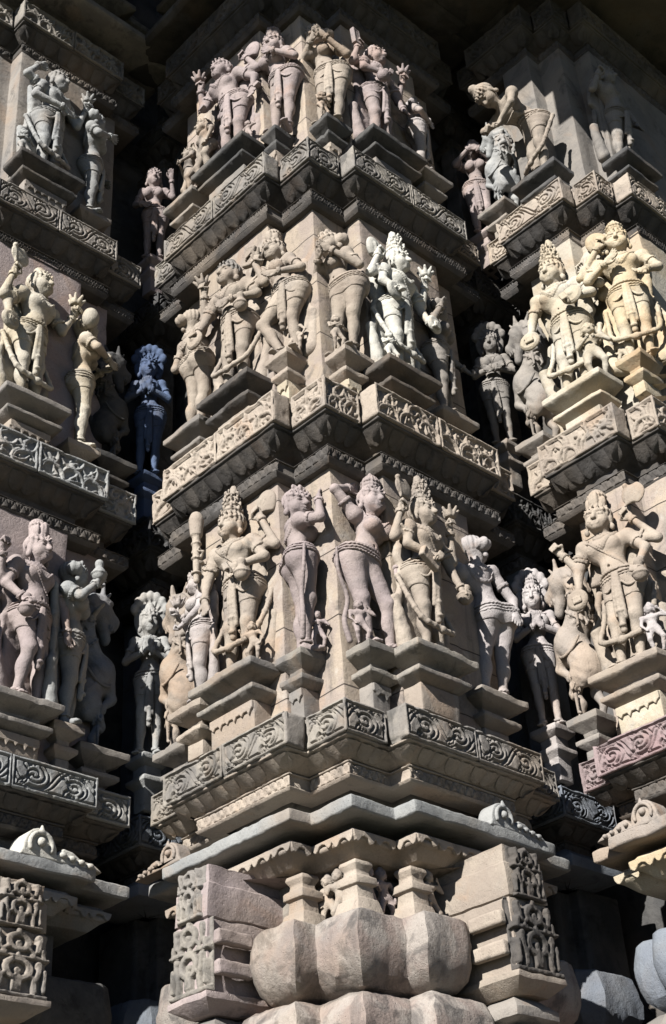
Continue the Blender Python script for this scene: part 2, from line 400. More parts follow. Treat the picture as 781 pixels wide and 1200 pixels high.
def figure(t, mat, H=.78, vox=.0042, sex='f', hip=.0, chest=.0, tilt=0.0, lean=0.0, head=(0, 0, 0, 0), crown='jata', arms=(), legs=None,
           hold=(), skirt=.30, sash=True, garland=False, belts=True, scarf=False, hood=False, yoga=False, wear=.0012, seed=1, pieces=True, bend=0.0, hairmat=None, hs=1.06, extra=(), back=None):
    if back is None: back = bool(hold) and H > .3
    hs = hs * .88
    """builds the carved parts of one statue under the Empty t. arms: (side, elbow, hand, hand kind, hand dir or None)"""
    v = vox / H; fem = sex == 'f'; hip *= 1.35; chest *= 1.35
    if skirt: skirt = max(skirt, .335) if skirt > .1 else skirt
    def bd(p):                                                 # leaning of everything above the hip, forwards
        p = np.array(p, float)
        if bend:
            z = p[2] - .46
            if z > 0:
                a = bend * min(1, z / .10); y = p[1]
                p[1] = y * math.cos(a) - z * math.sin(a); p[2] = .46 + z * math.cos(a) + y * math.sin(a) * .6
        return p
    Pv = np.array([hip, 0, .455]); Ch = bd((chest, -lean * .6, .628)); Wa = bd((.45 * hip + .55 * chest, -lean * .3, .535))
    Nk = bd((chest + head[0] * .4, -lean * .8 + .008, .712)); sw = .092 if fem else .112
    SL = bd((chest - sw, .004 - lean * .7, .672 + tilt)); SR = bd((chest + sw, .004 - lean * .7, .672 - tilt))
    Hc = bd((chest + head[0], -.008 - lean, .795)); HR = rotm(head[1], head[2], head[3] + (bend * .7 if bend else 0))
    B = []
    def u(pr, k): B.append((pr, k, False))
    u(ell(Pv, (.102 if fem else .086, .068, .070)), .01)
    legs = legs or {}
    J = {-1: np.array([hip - .045, 0, .425]), 1: np.array([hip + .045, 0, .425])}
    K = {}; Fo = {}
    for e, nm in ((-1, 'L'), (1, 'R')):
        k_, f_ = legs.get(nm, (None, None))
        K[e] = np.array(k_ if k_ is not None else (hip * .55 + e * .05, -.014, .245), float); Fo[e] = np.array(f_ if f_ is not None else (e * .048, .0, .028), float)
    for e in (-1, 1):
        u(ell(J[e] + np.array([e * .002, .040, .012]), (.05, .045, .055)), .03)
        u(cone(J[e], K[e], .061 if fem else .053, .033), .025)
        u(cone(K[e], Fo[e], .0325, .0185), .018)
        m = K[e] * .62 + Fo[e] * .38; u(ell(m + np.array([0, .012, 0]), (.028, .030, .05)), .02)
        u(ell(K[e] + np.array([0, -.014, .004]), (.022, .018, .026)), .015)
        fd = nrm(np.array([e * .3, -1.0, 0])); a = Fo[e] - np.array([0, 0, .012])
        u(cone(a + fd * -.018, a + fd * .058, .019, .016), .012)
        for i in range(5):
            ac = np.array([-fd[1], fd[0], 0]); b_ = a + fd * .062 + ac * (i - 2) * .0085 + np.array([0, 0, -.004]); u(cone(b_, b_ + fd * (.018 - abs(i - 2) * .002), .0062), .003)
    if fem:
        u(ell(Wa, (.053, .045, .075)), .04); u(ell(Ch, (.075, .054, .068)), .035)
        for e in (-1, 1): u(ell(Ch + bd((0, 0, .46)) * 0 + rotm(pitch=-bend if bend else 0) @ np.array([e * .043, -.050, -.004]), (.041, .040, .041)), .012)
        u(ell(Wa + rotm(pitch=-bend) @ np.array([0, -.020, -.028]), (.045, .035, .036)), .03)
    else:
        u(ell(Wa, (.059, .050, .075)), .04); u(ell(Ch, (.094, .062, .074)), .04)
        for e in (-1, 1): u(ell(Ch + rotm(pitch=-bend) @ np.array([e * .042, -.042, .008]), (.042, .026, .034)), .02)
        u(ell(Wa + rotm(pitch=-bend) @ np.array([0, -.028, -.02]), (.048, .034, .044)), .03)
    B.append((ell(Wa + rotm(pitch=-bend) @ np.array([0, -.060 if not fem else -.056, -.026]), (.0065, .010, .0075)), .004, True))
    u(cone(SL, SR, .030), .035); u(cone(Nk - np.array([0, 0, .02]), Hc - np.array([0, -.006, .04]), .031, .030), .02)
    nb = len(B)
    Hp = head_prims(Hc, HR, hs)
    A = []
    joints = []
    for ar in arms:
        side, E_, H_, kind = ar[:4]; S = SL if side == 'L' else SR
        E_ = np.asarray(E_, float); H_ = np.asarray(H_, float)
        dr = ar[4] if len(ar) > 4 and ar[4] is not None else H_ - E_
        A.append((cone(S, E_, .0295, .0225), .018, False)); A.append((ell(S, (.034, .033, .035)), .02, False))
        A.append((cone(E_, H_, .0235, .0150), .01, False))
        A += hand_prims(H_, dr, kind, 1 if side == 'L' else -1)
        joints.append((S, E_, H_))
    allp = B + A + Hp
    lo = np.min([p[0][1] for p in allp if not p[2]], 0); hi = np.max([p[0][2] for p in allp if not p[2]], 0)
    vb = Vol(lo, hi, v)
    for pr, k, sub in B: vb.add(pr, k, sub)
    torso = vb.copy()
    for pr, k, sub in A: vb.add(pr, k, sub)
    for pr, k, sub in Hp: vb.add(pr, k, sub)
    carved('body', vb, mat, t, H, wear, seed)
    hv = carve(hair_prims(Hc, HR, crown, hs), v); X, Y, Z = hv.grid((slice(None),) * 3)
    x, y, z = X - Hc[0], Y - Hc[1], Z - Hc[2]
    x, y, z = HR[0, 0] * x + HR[1, 0] * y + HR[2, 0] * z, HR[0, 1] * x + HR[1, 1] * y + HR[2, 1] * z, HR[0, 2] * x + HR[1, 2] * y + HR[2, 2] * z
    hv.d = hv.d + (.0022 * np.sin(17 * np.arctan2(x, y - .01)) * (1 + .5 * np.sin(55 * z))).astype(np.float32)
    carved('headdress', hv, hairmat or mat, t, H, wear, seed)
    # ---- what is worn: thin layers over the stone body
    def slab(c, n, w):
        n = nrm(n); c = np.asarray(c, float); return lambda X, Y, Z: np.abs((X - c[0]) * n[0] + (Y - c[1]) * n[1] + (Z - c[2]) * n[2]) - w
    def ball(c, r): c = np.asarray(c, float); return lambda X, Y, Z: np.sqrt((X - c[0]) ** 2 + (Y - c[1]) ** 2 + (Z - c[2]) ** 2) - r
    def both(*fs): return lambda X, Y, Z: np.maximum.reduce([np.broadcast_to(f(X, Y, Z), np.broadcast_shapes(X.shape, Y.shape, Z.shape)) for f in fs])
    def worn(nm, vol, th, reg, c, r):
        c = np.asarray(c, float); s = vol.shell(th, reg, c - r, c + r); X, Y, Z = s.grid((slice(None),) * 3); s.d = s.d + (.0022 * np.sin(2 * PI * X / .017) * np.sin(2 * PI * Z / .019 + 9 * Y)).astype(np.float32); carved(nm, s, mat, t, H)
    if belts:
        ax = nrm(np.array([-tilt * 2 - (hip - chest) * 1.5, 0, 1]))
        def girdle(X, Y, Z):
            h = (X - Pv[0]) * ax[0] + (Z - Pv[2]) * ax[2]
            return np.minimum.reduce([np.abs(h - o) - w + 0 * Y for o, w in ((.028, .009), (.004, .0055), (-.013, .0045))])
        worn('girdle', torso, .0085, girdle, Pv, .135)
    if skirt:
        zc = skirt
        def cloth(X, Y, Z):
            h = np.maximum(Z - (.45 + (hip - chest) * 0), zc + .10 * np.abs(X - hip) - Z)
            return h + 0 * X + 0 * Y
        s = torso.shell(.0045, cloth, np.array([-.2, -.15, zc - .03]), np.array([.2, .15, .48]))
        # hanging folds cut into the cloth
        X, Y, Z = s.grid((slice(None),) * 3)
        s.d = s.d + (.0005 * np.sin(170 * (Z + .5 * np.abs(X - hip)))).astype(np.float32)
        carved('lower_garment', s, mat, t, H)
    if pieces:
        nk = Nk + np.array([0, -.004, -.024]);
        worn('necklace', torso, .007, lambda X, Y, Z: np.maximum(np.minimum(np.abs(np.sqrt((X - nk[0]) ** 2 + (Y - nk[1]) ** 2 + (Z - nk[2]) ** 2) - .050) - .0065, np.abs(np.sqrt((X - nk[0]) ** 2 + (Y - nk[1]) ** 2 * .6 + (Z - nk[2]) ** 2 * .55) - .076) - .004), Z - nk[2] - .022), nk, .125)
        for S, E_, H_ in joints:
            d = nrm(E_ - S); c = S + (E_ - S) * .52
            worn('armlet', vb, .0075, both(slab(c, d, .0095), ball(c, .042)), c, .055)
            d = nrm(H_ - E_); c = H_ - d * .012
            worn('bracelet', vb, .0075, both(slab(c, d, .010), ball(c, .036)), c, .045)
        for e in (-1, 1):
            d = nrm(Fo[e] - K[e]); c = Fo[e] - d * .022
            worn('anklet', vb, .0075, both(slab(c, d, .008), ball(c, .04)), c, .05)
    if yoga:
        c = (Ch + Wa) / 2; worn('sacred_thread', torso, .006, slab(c, (.72, .1, .7), .0045), c, .14)
    fr = -.068
    if sash:
        x = hip * .8; P = []
        for dx, z1, r in ((0, .17, .0125), (-.016, .25, .009), (.016, .23, .009)):
            P += tube(curve([(hip + dx * .6, fr - .006, .45), (x + dx, fr - .004, .36), (x * .7 + dx * 1.2, fr + .012, z1)], 5), r, r * 1.25)
        for z in (.40, .33, .26, .19): P.append((ell((x * .85, fr - .004, z), (.019, .013, .011)), .004, False))
        for e in (-1, 1):                                     # swags of the girdle over each thigh
            a = Pv + np.array([0, -.066, -.012]); b = Pv + np.array([e * .055, -.060, -.075]); c = Pv + np.array([e * .100, -.012, -.02])
            P += tube(curve([a, b, c], 6), .0058)
        carved('sash', carve(P, v), mat, t, H)
    if garland:
        g = [(hip - .128, .05, .40), (hip - .125, .0, .27), (-.115, -.035, .165), (-.05, -.056, .135), (.05, -.056, .135), (.115, -.035, .165), (hip + .125, .0, .27), (hip + .128, .05, .40)]
        P = tube(curve(g, 6), .0115)
        for p in curve(g, 2): P.append((ell(p, (.0155,) * 3), .003, False))
        P.append((ell((0, -.062, .125), (.024, .018, .020)), .004, False))
        carved('garland', carve(P, v), mat, t, H)
    if scarf:
        P = []
        for e in (-1, 1):
            P += tube(curve([(hip + e * .118, .012, .47), (e * .150 + hip * .4, .02, .36), (e * .128, .025, .24), (e * .150, .03, .12), (e * .125, .03, .03)], 5), .007, .013)
        carved('scarf', carve(P, v), mat, t, H)
    if hood:                                                  # snake hood behind the head
        P = [(ell(Hc + np.array([0, .052, .045]), (.105, .026, .130)), .004, False)]
        for a in np.linspace(-1.15, 1.15, 7):
            p = Hc + np.array([.112 * math.sin(a), .036, .045 + .138 * math.cos(a)]); P.append((ell(p, (.027, .026, .034)), .012, False))
            P.append((cone(Hc + np.array([.06 * math.sin(a), .026, .045 + .06 * math.cos(a)]), p, .006, .008), .003, False))
        carved('snake_hood', carve(P, v), mat, t, H)
    if back:                                                  # the block the figure was cut from, left standing behind it
        P = [(rbox((hip * .5, .062, .34), (.115, .022, .33), None, .02), .03, False), (rbox((chest * .6, .064, .60), (.135, .018, .12), rotm(0, .2 * (1 if seed % 2 else -1)), .02), .03, False)]
        for e in (-1, 1):
            P.append((cone((e * .13, .060, .05), (e * (.165 + .01 * (seed % 3)), .055, .27), .040, .022), .03, False)); P.append((cone((e * .165, .055, .27), (e * .125, .06, .40 + .02 * (seed % 4)), .022, .016), .02, False))
            P.append((ell((e * .185, .045, .36), (.04, .05, .06)), .02, True)); P.append((ell((e * .15, .04, .78), (.05, .06, .07)), .03, True))
        bv = carve(P, v * 1.3); carved('backing_slab', bv, mat, t, H, .0022, seed)
    for nm, p, d in hold:
        carved(PARTNAME[nm], carve(ATTR[nm](p, d), v), mat, t, H, wear * .5, seed)
    for nm, P in extra:
        carved(nm, carve(P, v), mat, t, H, wear * .5, seed)

def mini(t, mat, H=.16, crown='cap', pose=0, vox=.0042):
    """a knee-high attendant: body and headdress only"""
    arms = [[('L', (-.15, -.03, .55), (-.05, -.10, .60), 'fist'), ('R', (.16, -.02, .54), (.06, -.10, .58), 'fist')],
            [('L', (-.17, 0, .56), (-.20, -.04, .72), 'fist'), ('R', (.17, -.01, .54), (.13, -.05, .40), 'fist')],
            [('L', (-.16, -.02, .53), (-.10, -.07, .42), 'fist'), ('R', (.19, -.02, .60), (.10, -.05, .74), 'fist')]][pose % 3]
    legs = {'L': ((-.08, -.06, .24), (-.05, .0, .03)), 'R': ((.09, -.05, .25), (.05, 0, .03))}
    figure(t, mat, H=H, vox=vox, sex='m', hip=.02 * (1 if pose % 2 else -1), chest=-.02, head=(0, .3 - .3 * pose, 0, 0), crown=crown, arms=arms, legs=legs,
           skirt=0, sash=False, belts=False, pieces=False, hs=1.25)

def beast(t, mat, H=.75, vox=.0048, flip=1, seed=3):
    """rearing horned lion-horse with a rider on its neck and a crouching fighter under it; faces -x when flip is 1"""
    f = flip; v = vox / H
    def p(x, y, z): return np.array([x * f, y, z])
    B = []
    def u(pr, k): B.append((pr, k, False))
    # trunk: haunch low at the back, big chest, arched neck
    u(ell(p(.06, 0, .30), (.115, .095, .115)), .02); u(cone(p(.05, 0, .32), p(-.055, -.01, .46), .095, .115), .04)
    u(ell(p(-.075, -.02, .455), (.115, .105, .115)), .04)
    cv = curve([p(-.03, 0, .50), p(.075, .0, .63), p(.085, 0, .76), p(.02, -.005, .855), p(-.06, -.01, .865)], 4)
    for i in range(len(cv) - 1): u(cone(cv[i], cv[i + 1], .088 - .0022 * i, .088 - .0022 * (i + 1)), .03)
    # head and muzzle
    u(ell(p(-.060, -.012, .855), (.088, .076, .080)), .03); u(cone(p(-.09, -.015, .850), p(-.180, -.02, .800), .066, .054), .03)
    u(cone(p(-.075, -.012, .800), p(-.135, -.02, .690), .046, .034), .02); u(ell(p(-.200, -.02, .805), (.038, .052, .040)), .02)
    for e in (-1, 1):
        for k in range(3): u(cone(p(-.19 + .026 * k, -.02 + e * .034, .775 - .006 * k), p(-.185 + .026 * k, -.02 + e * .032, .742), .009, .005), .004)
        u(cone(p(-.06, e * .06, .90), p(-.14, e * .062, .895), .020, .014), .012)
    u(ell(p(-.145, -.02, .735), (.022, .024, .04)), .01)
    for e in (-1, 1):
        u(ell(p(-.098, -.012 + e * .055, .875), (.030, .024, .026)), .008); B.append((ell(p(-.100, -.012 + e * .084, .872), (.012, .010, .011)), .004, True))
        u(cone(p(-.055, -.01 + e * .04, .905), p(-.045, -.01 + e * .055, .985), .024, .010), .012)       # ear
        u(cone(p(-.095, -.01 + e * .035, .915), p(-.135, -.01 + e * .04, .960), .015, .007), .008)
        u(ell(p(-.225, -.02 + e * .02, .785), (.012, .010, .010)), .006)
    u(cone(p(-.01, 0, .91), p(.06, 0, .985), .020, .008), .012)
    # mane locks
    for i in range(2, len(cv) - 2):
        for e in (-1, 1):
            q = cv[i]; u(cone(q + np.array([f * .035, e * .052, .03]), q + np.array([f * .075, e * .048, -.03]), .017, .008), .008)
    # hind legs standing, fore legs raised
    for e, dx in ((-1, -.03), (1, .05)):
        y = e * .055
        u(ell(p(.06 + dx * .5, y, .27), (.085, .055, .10)), .03); u(cone(p(.035 + dx, y, .25), p(-.03 + dx, y * 1.05, .165), .058, .036), .02)
        u(cone(p(-.03 + dx, y * 1.05, .165), p(.035 + dx, y, .085), .036, .026), .015); u(cone(p(.035 + dx, y, .085), p(.005 + dx, y, .022), .026, .024), .012)
        u(cone(p(.005 + dx, y, .018), p(-.06 + dx, y, .014), .024, .020), .01)
        for k in (-1, 0, 1): u(cone(p(-.055 + dx, y + k * .013, .014), p(-.078 + dx, y + k * .015, .010), .010, .007), .004)
        u(cone(p(-.10, y * 1.2, .44), p(-.17 - dx * .6, y * 1.3, .36 + dx), .050, .033), .02); u(cone(p(-.17 - dx * .6, y * 1.3, .36 + dx), p(-.105 - dx, y * 1.2, .30 + dx), .032, .024), .012)
        u(ell(p(-.10 - dx, y * 1.2, .285 + dx), (.034, .026, .022)), .01)
    tl = curve([p(.15, .02, .28), p(.205, .03, .40), p(.17, .04, .52), p(.215, .04, .60)], 4)
    for i in range(len(tl) - 1): u(cone(tl[i], tl[i + 1], .022 - .0006 * i), .01)
    vb = carve(B, v); X, Y, Z = vb.grid((slice(None),) * 3)
    mane = np.clip((f * X - .035) / .03, 0, 1) * np.clip((Z - .50) / .06, 0, 1)          # cut locks down the back of the neck
    vb.d = vb.d + (.0045 * mane * np.sin(105 * Z + 60 * f * X + 5 * np.sin(40 * Y))).astype(np.float32)
    vb.d = vb.d + (.0016 * np.clip((.44 - Z) / .1, 0, 1) * np.sin(95 * (Z + .5 * f * X))).astype(np.float32) * (np.abs(Y) > .05)
    carved('body', vb, mat, t, H, .0018, seed)
    # harness
    P = []
    for c, n, R in ((p(.062, 0, .60), p(.55, 0, .8), .090), (p(.09, 0, .72), p(.1, 0, 1), .083)):
        P.append((torus(c, n, R, .008), .002, False))
        a = nrm(np.cross(n, [0, 1, 0])); b = nrm(np.cross(n, a))
        for k in range(14): P.append((ell(c + (a * math.cos(k * .449) + b * math.sin(k * .449)) * (R + .004), (.012,) * 3), .002, False))
    P += tube(curve([p(-.155, -.075, .44), p(-.06, -.118, .37), p(.05, -.105, .39), p(.11, -.08, .45)], 6), .0085)
    carved('harness', carve(P, v), mat, t, H)
    def small(nm, c, s, fl, crouch):
        c = np.asarray(c, float); g = f * fl
        def q(x, y, z): return c + s * np.array([x * g, y, z])
        Q = [(ell(q(0, 0, .45), (.09 * s, .075 * s, .08 * s)), .02 * s, False), (ell(q(-.02, -.02, .60), (.095 * s, .07 * s, .10 * s)), .06 * s, False), (ell(q(-.04, -.035, .80), (.075 * s, .08 * s, .09 * s)), .02 * s, False),
             (ell(q(-.02, -.01, .85), (.085 * s, .085 * s, .07 * s)), .01 * s, False), (ell(q(.05, .01, .87), (.05 * s, .05 * s, .045 * s)), .02 * s, False), (cone(q(-.03, -.03, .66), q(-.04, -.03, .74), .04 * s), .02 * s, False),
             (cone(q(-.11, -.115, .79), q(-.118, -.12, .77), .014 * s), .01 * s, False)]
        for e in (-1, 1):
            y = e * .07
            Q += [(cone(q(-.02, y, .66), q(-.12, y * 1.5 - .03, .54), .04 * s, .03 * s), .02 * s, False), (cone(q(-.12, y * 1.5 - .03, .54), q(-.20, y - .04, .64 + e * .04), .03 * s, .022 * s), .01 * s, False), (ell(q(-.215, y - .045, .66 + e * .04), (.03 * s, .025 * s, .03 * s)), .01 * s, False),
                  (cone(q(0, y * .7, .42), q(-.16, y * 1.3, .36 - .05 * e), .06 * s, .045 * s), .03 * s, False), (cone(q(-.16, y * 1.3, .36 - .05 * e), q(-.10 + .06 * e, y * 1.2, .10), .042 * s, .03 * s), .02 * s, False), (cone(q(-.10 + .06 * e, y * 1.2, .08), q(-.17 + .06 * e, y * 1.2, .06), .032 * s, .025 * s), .01 * s, False)]
        carved(nm, carve(Q, v), mat, t, H, .0006, seed)
    small('rider', p(.165, -.045, .50), .30, 1, False)
    small('fighter', p(-.03, -.085, .0), .30, -1, True)
# ------------------------------------------------------------------ masonry
def offset_poly(poly, w):
    """axis-aligned open polyline moved w inwards (outward side is to the right of travel)"""
    n = len(poly); out = []
    E = [(poly[i + 1][0] - poly[i][0], poly[i + 1][1] - poly[i][1]) for i in range(n - 1)]
    O = []
    for dx, dy in E:
        l = math.hypot(dx, dy); O.append((dy / l, -dx / l))
    for i in range(n):
        x, y = poly[i]
        a = O[max(i - 1, 0)]; b = O[min(i, n - 2)]
        if i == 0 or i == n - 1: out.append((x - w * a[0] if i else x - w * b[0], y - w * a[1] if i else y - w * b[1]))
        else:
            dt = a[0] * b[0] + a[1] * b[1]
            k = 1 + dt; out.append((x - w * (a[0] + b[0]) / k, y - w * (a[1] + b[1]) / k))
    return out

def sweep(name, poly, prof, mat, parent=None, step=.035, jit=.0022, bevel=.0035, seed=0, sub=2):
    """a moulding profile [(inset, z), ...] run along a plan polyline, hand-hewn: cut in short lengths and slightly uneven"""
    rings = []; n = len(poly); pr = []
    for i in range(len(prof) - 1):
        (w0, z0), (w1, z1) = prof[i], prof[i + 1]; L = math.hypot(w1 - w0, z1 - z0); m = max(1, int(L / (step * 1.3)))
        for k in range(m): pr.append((w0 + (w1 - w0) * k / m, z0 + (z1 - z0) * k / m))
    pr.append(prof[-1])
    base = offset_poly(poly, 0)
    cuts = [max(1, int(math.hypot(base[i + 1][0] - base[i][0], base[i + 1][1] - base[i][1]) / step)) for i in range(n - 1)]
    V = []; cols = sum(cuts) + 1
    for w, z in pr:
        q = offset_poly(poly, w)
        for i in range(n - 1):
            for k in range(cuts[i]):
                t = k / cuts[i]; V.append((q[i][0] + (q[i + 1][0] - q[i][0]) * t, q[i][1] + (q[i + 1][1] - q[i][1]) * t, z))
        V.append((q[-1][0], q[-1][1], z))
    V = np.array(V)
    if jit:
        V = V + jit * np.stack([vnoise(V, 14, 1 + seed), vnoise(V, 14, 2 + seed), vnoise(V, 11, 3 + seed)], 1) + jit * .7 * np.stack([vnoise(V, 45, 4), vnoise(V, 45, 5), vnoise(V, 45, 6)], 1)
    if jit > .0019:
        c = sstep(.42, .80, vnoise(V, 23, 7 + seed)) * .0085; V = V + c[:, None] * np.stack([np.full(len(V), .6), np.full(len(V), .6), -.5 * vnoise(V, 9, 8)], 1)
    F = []
    for r in range(len(pr) - 1):
        for c in range(cols - 1):
            a = r * cols + c; F.append((a, a + 1, a + 1 + cols, a + cols))
    F = np.array(F)
    if len(F):
        a, b, c = V[F[0, 0]], V[F[0, 1]], V[F[0, 2]]
    o = mesh_from(name, V, F[:, ::-1], mat, parent)
    if bevel:
        b = o.modifiers.new('worn_edges', 'BEVEL'); b.width = bevel; b.segments = sub; b.limit_method = 'ANGLE'; b.angle_limit = math.radians(28)
    return o

# --- relief patterns: height 0 (surface) .. -1 (deepest)
def sstep(a, b, x): t = np.clip((x - a) / (b - a), 0, 1); return t * t * (3 - 2 * t)
def border(u, v, W, H, b=.010, g=.006):
    e = np.minimum(np.minimum(u, W - u), np.minimum(v, H - v)); return e, 1 - sstep(b - .001, b + .002, e) , sstep(b + g - .002, b + g + .002, e)
def strokes(u, v, S):
    d = np.full(u.shape, 9.0)
    for pts, w0, w1 in S:
        m = len(pts) - 1
        for k in range(m):
            (ax, ay), (bx, by) = pts[k], pts[k + 1]; r0 = w0 + (w1 - w0) * k / m; r1 = w0 + (w1 - w0) * (k + 1) / m
            lo, hi = min(ax, bx) - .012, max(ax, bx) + .012; c0, c1 = np.searchsorted(u[0], [lo, hi])
            if c1 <= c0: continue
            uu, vv = u[:, c0:c1], v[:, c0:c1]; L2 = (bx - ax) ** 2 + (by - ay) ** 2 + 1e-12; t = np.clip(((uu - ax) * (bx - ax) + (vv - ay) * (by - ay)) / L2, 0, 1)
            d[:, c0:c1] = np.minimum(d[:, c0:c1], np.hypot(uu - ax - t * (bx - ax), vv - ay - t * (by - ay)) - r0 - (r1 - r0) * t)
    return d
def pat_scroll(u, v, W, H, seed=0):
    """rolling tendrils: flat ribbons parted by tapering chisel cuts"""
    e, fr, inn = border(u, v, W, H, .010, .007)
    rs = np.random.RandomState(seed + 5); hh = H - .036; n = max(1, int(round((W - .03) / (hh * 1.70)))); P = (W - .03) / n; S = []; sg = 1 if seed % 2 else -1
    for i in range(n):
        s = sg if i % 2 else -sg; cx = .015 + (i + .5 + .06 * (rs.rand() - .5)) * P; cy = H / 2 - s * hh * .06; R = hh * (.37 + .05 * rs.rand()); tw = 1.55 + .3 * rs.rand(); f = 1
        def sp(r, a): return (cx + 1.28 * r * math.cos(a), cy + s * r * math.sin(a))
        a0 = -.35 * PI
        S.append(([sp(R * (1 - .86 * t), a0 + t * tw * 2 * PI) for t in np.linspace(0, 1, 26)], .0042, .0026))
        S.append(([sp(R * (1.36 - .10 * t), a0 - .25 + t * 1.05 * PI) for t in np.linspace(0, 1, 12)], .0014, .0046))
        for q in range(4):                                   # leaf cuts flowing off the roll
            a = a0 - .55 - .34 * q + .1 * rs.rand(); r0 = R * 1.05; L = P * .36 - .004 * q
            S.append(([(cx + r0 * math.cos(a) + t * L * math.cos(a + .9 * t), cy + s * (r0 * math.sin(a) + t * L * math.sin(a + .9 * t) * .8)) for t in np.linspace(0, 1, 7)], .0050, .0012))
        for q in range(3):
            x0 = cx - P * .42 + q * P * .10; y0 = H / 2 + s * hh * (.46 - .05 * q)
            S.append(([(x0 + .020 * t, y0 - s * (.034 + .006 * q) * t + s * .012 * t * t) for t in np.linspace(0, 1, 6)], .0012, .0044))
    for i in range(n + 1):                                   # long S cuts between the rolls
        s = sg if i % 2 else -sg; x0 = .015 + i * P
        for o in (-.012, .010):
            S.append(([(x0 + o + .34 * P * (t - .5) * 2 * .8, H / 2 + s * hh * .46 * math.sin((t - .5) * PI)) for t in np.linspace(0, 1, 12)], .0040 if o < 0 else .0014, .0014 if o < 0 else .0040))
    d = strokes(u, v, S); cut = 1 - sstep(-.0012, .0022, d)
    return (1 - fr) * (-np.maximum(1 - inn, cut))
def pat_foliage(u, v, W, H, seed=0):
    """undercut leaves, stems and tiny bodies, no two alike"""
    e, fr, inn = border(u, v, W, H, .012, .003)
    rs = np.random.RandomState(seed + 3); hh = H - .026; P = hh * .80; n = max(1, int(round((W - .024) / P))); P = (W - .024) / n
    d = np.full(u.shape, 9.0)
    def arc(ax, ay, bx, by, bow, r0, r1):
        nonlocal d
        mx, my = (ax + bx) / 2 - (by - ay) * bow, (ay + by) / 2 + (bx - ax) * bow; px, py = ax, ay
        for k in range(1, 5):
            t = k / 4; qx = (1 - t) ** 2 * ax + 2 * t * (1 - t) * mx + t * t * bx; qy = (1 - t) ** 2 * ay + 2 * t * (1 - t) * my + t * t * by
            L2 = (qx - px) ** 2 + (qy - py) ** 2 + 1e-9; s = np.clip(((u - px) * (qx - px) + (v - py) * (qy - py)) / L2, 0, 1)
            d = np.minimum(d, np.hypot(u - px - s * (qx - px), v - py - s * (qy - py)) - r0 - (r1 - r0) * (t - .125)); px, py = qx, qy
    y0, y1 = .012, H - .012
    for i in range(n):
        x0 = .012 + i * P; c = x0 + P * (.35 + .3 * rs.rand()); m = y0 + hh * (.42 + .2 * rs.rand()); f = 1 if rs.rand() < .5 else -1
        arc(c, m, x0 + P * rs.rand(), y1, .35 * f, .012, .008); arc(c, m, c - f * P * .45, y0 + .004, -.4 * f, .013, .007); arc(c, m, c + f * P * .5, y0 + hh * .25, .5 * f, .011, .006)
        arc(c, m + .01, c + f * P * .55, y1 - hh * .2, -.5 * f, .010, .006); arc(x0, y0, x0 + P * .3 * rs.rand(), m, .4, .007, .010)
        d = np.minimum(d, np.hypot(u - c - f * .006, v - m - .022) - .013)
        for q in range(4): arc(x0 + rs.rand() * P, y0 + rs.rand() * hh, x0 + rs.rand() * P, y0 + rs.rand() * hh, rs.rand() - .5, .0085, .004)
        for q in range(4): d = np.minimum(d, np.hypot((u - x0 - rs.rand() * P) * (.7 + .6 * rs.rand()), v - y0 - rs.rand() * hh) - .006 - .006 * rs.rand())
    car = 1 - sstep(-.004, .003, d); dome = np.clip(-d / .011, 0, 1) ** .7
    return (1 - fr) * (-(1 - car * (.50 + .48 * dome)))
def pat_teeth(u, v, W, H, seed=0):
    P = H * .92; n = max(1, int(round(W / P))); P = W / n; x = (u / P) % 1; y = v / H
    tri = np.abs(x - .5) * 2                               # 0 in the middle of a tooth
    dn = 1 - sstep(.0, .10, (1 - tri) - (1 - y) * 1.02 + .12)
    hole = sstep(.16, .26, np.minimum(1 - tri - y * .85 - .12, 9)) * sstep(.10, .2, y)
    return -np.clip(sstep(.02, .16, np.abs((1 - tri) - (.94 - y * .9)) * -1 + .17) * .9 + hole * .75, 0, 1)
def pat_lattice(u, v, W, H, seed=0):
    P = H * .30; x = u / P; y = v / H * 3.0
    a = np.abs(((x + .5 * (np.floor(y) % 2)) % 1) - .5) * 2; b = np.abs((y % 1) - .5) * 2
    return -sstep(.9, .62, np.maximum(a, b)) * sstep(.02, .08, np.minimum(v, H - v) / H)
def pat_plain(u, v, W, H, seed=0): return 0 * u
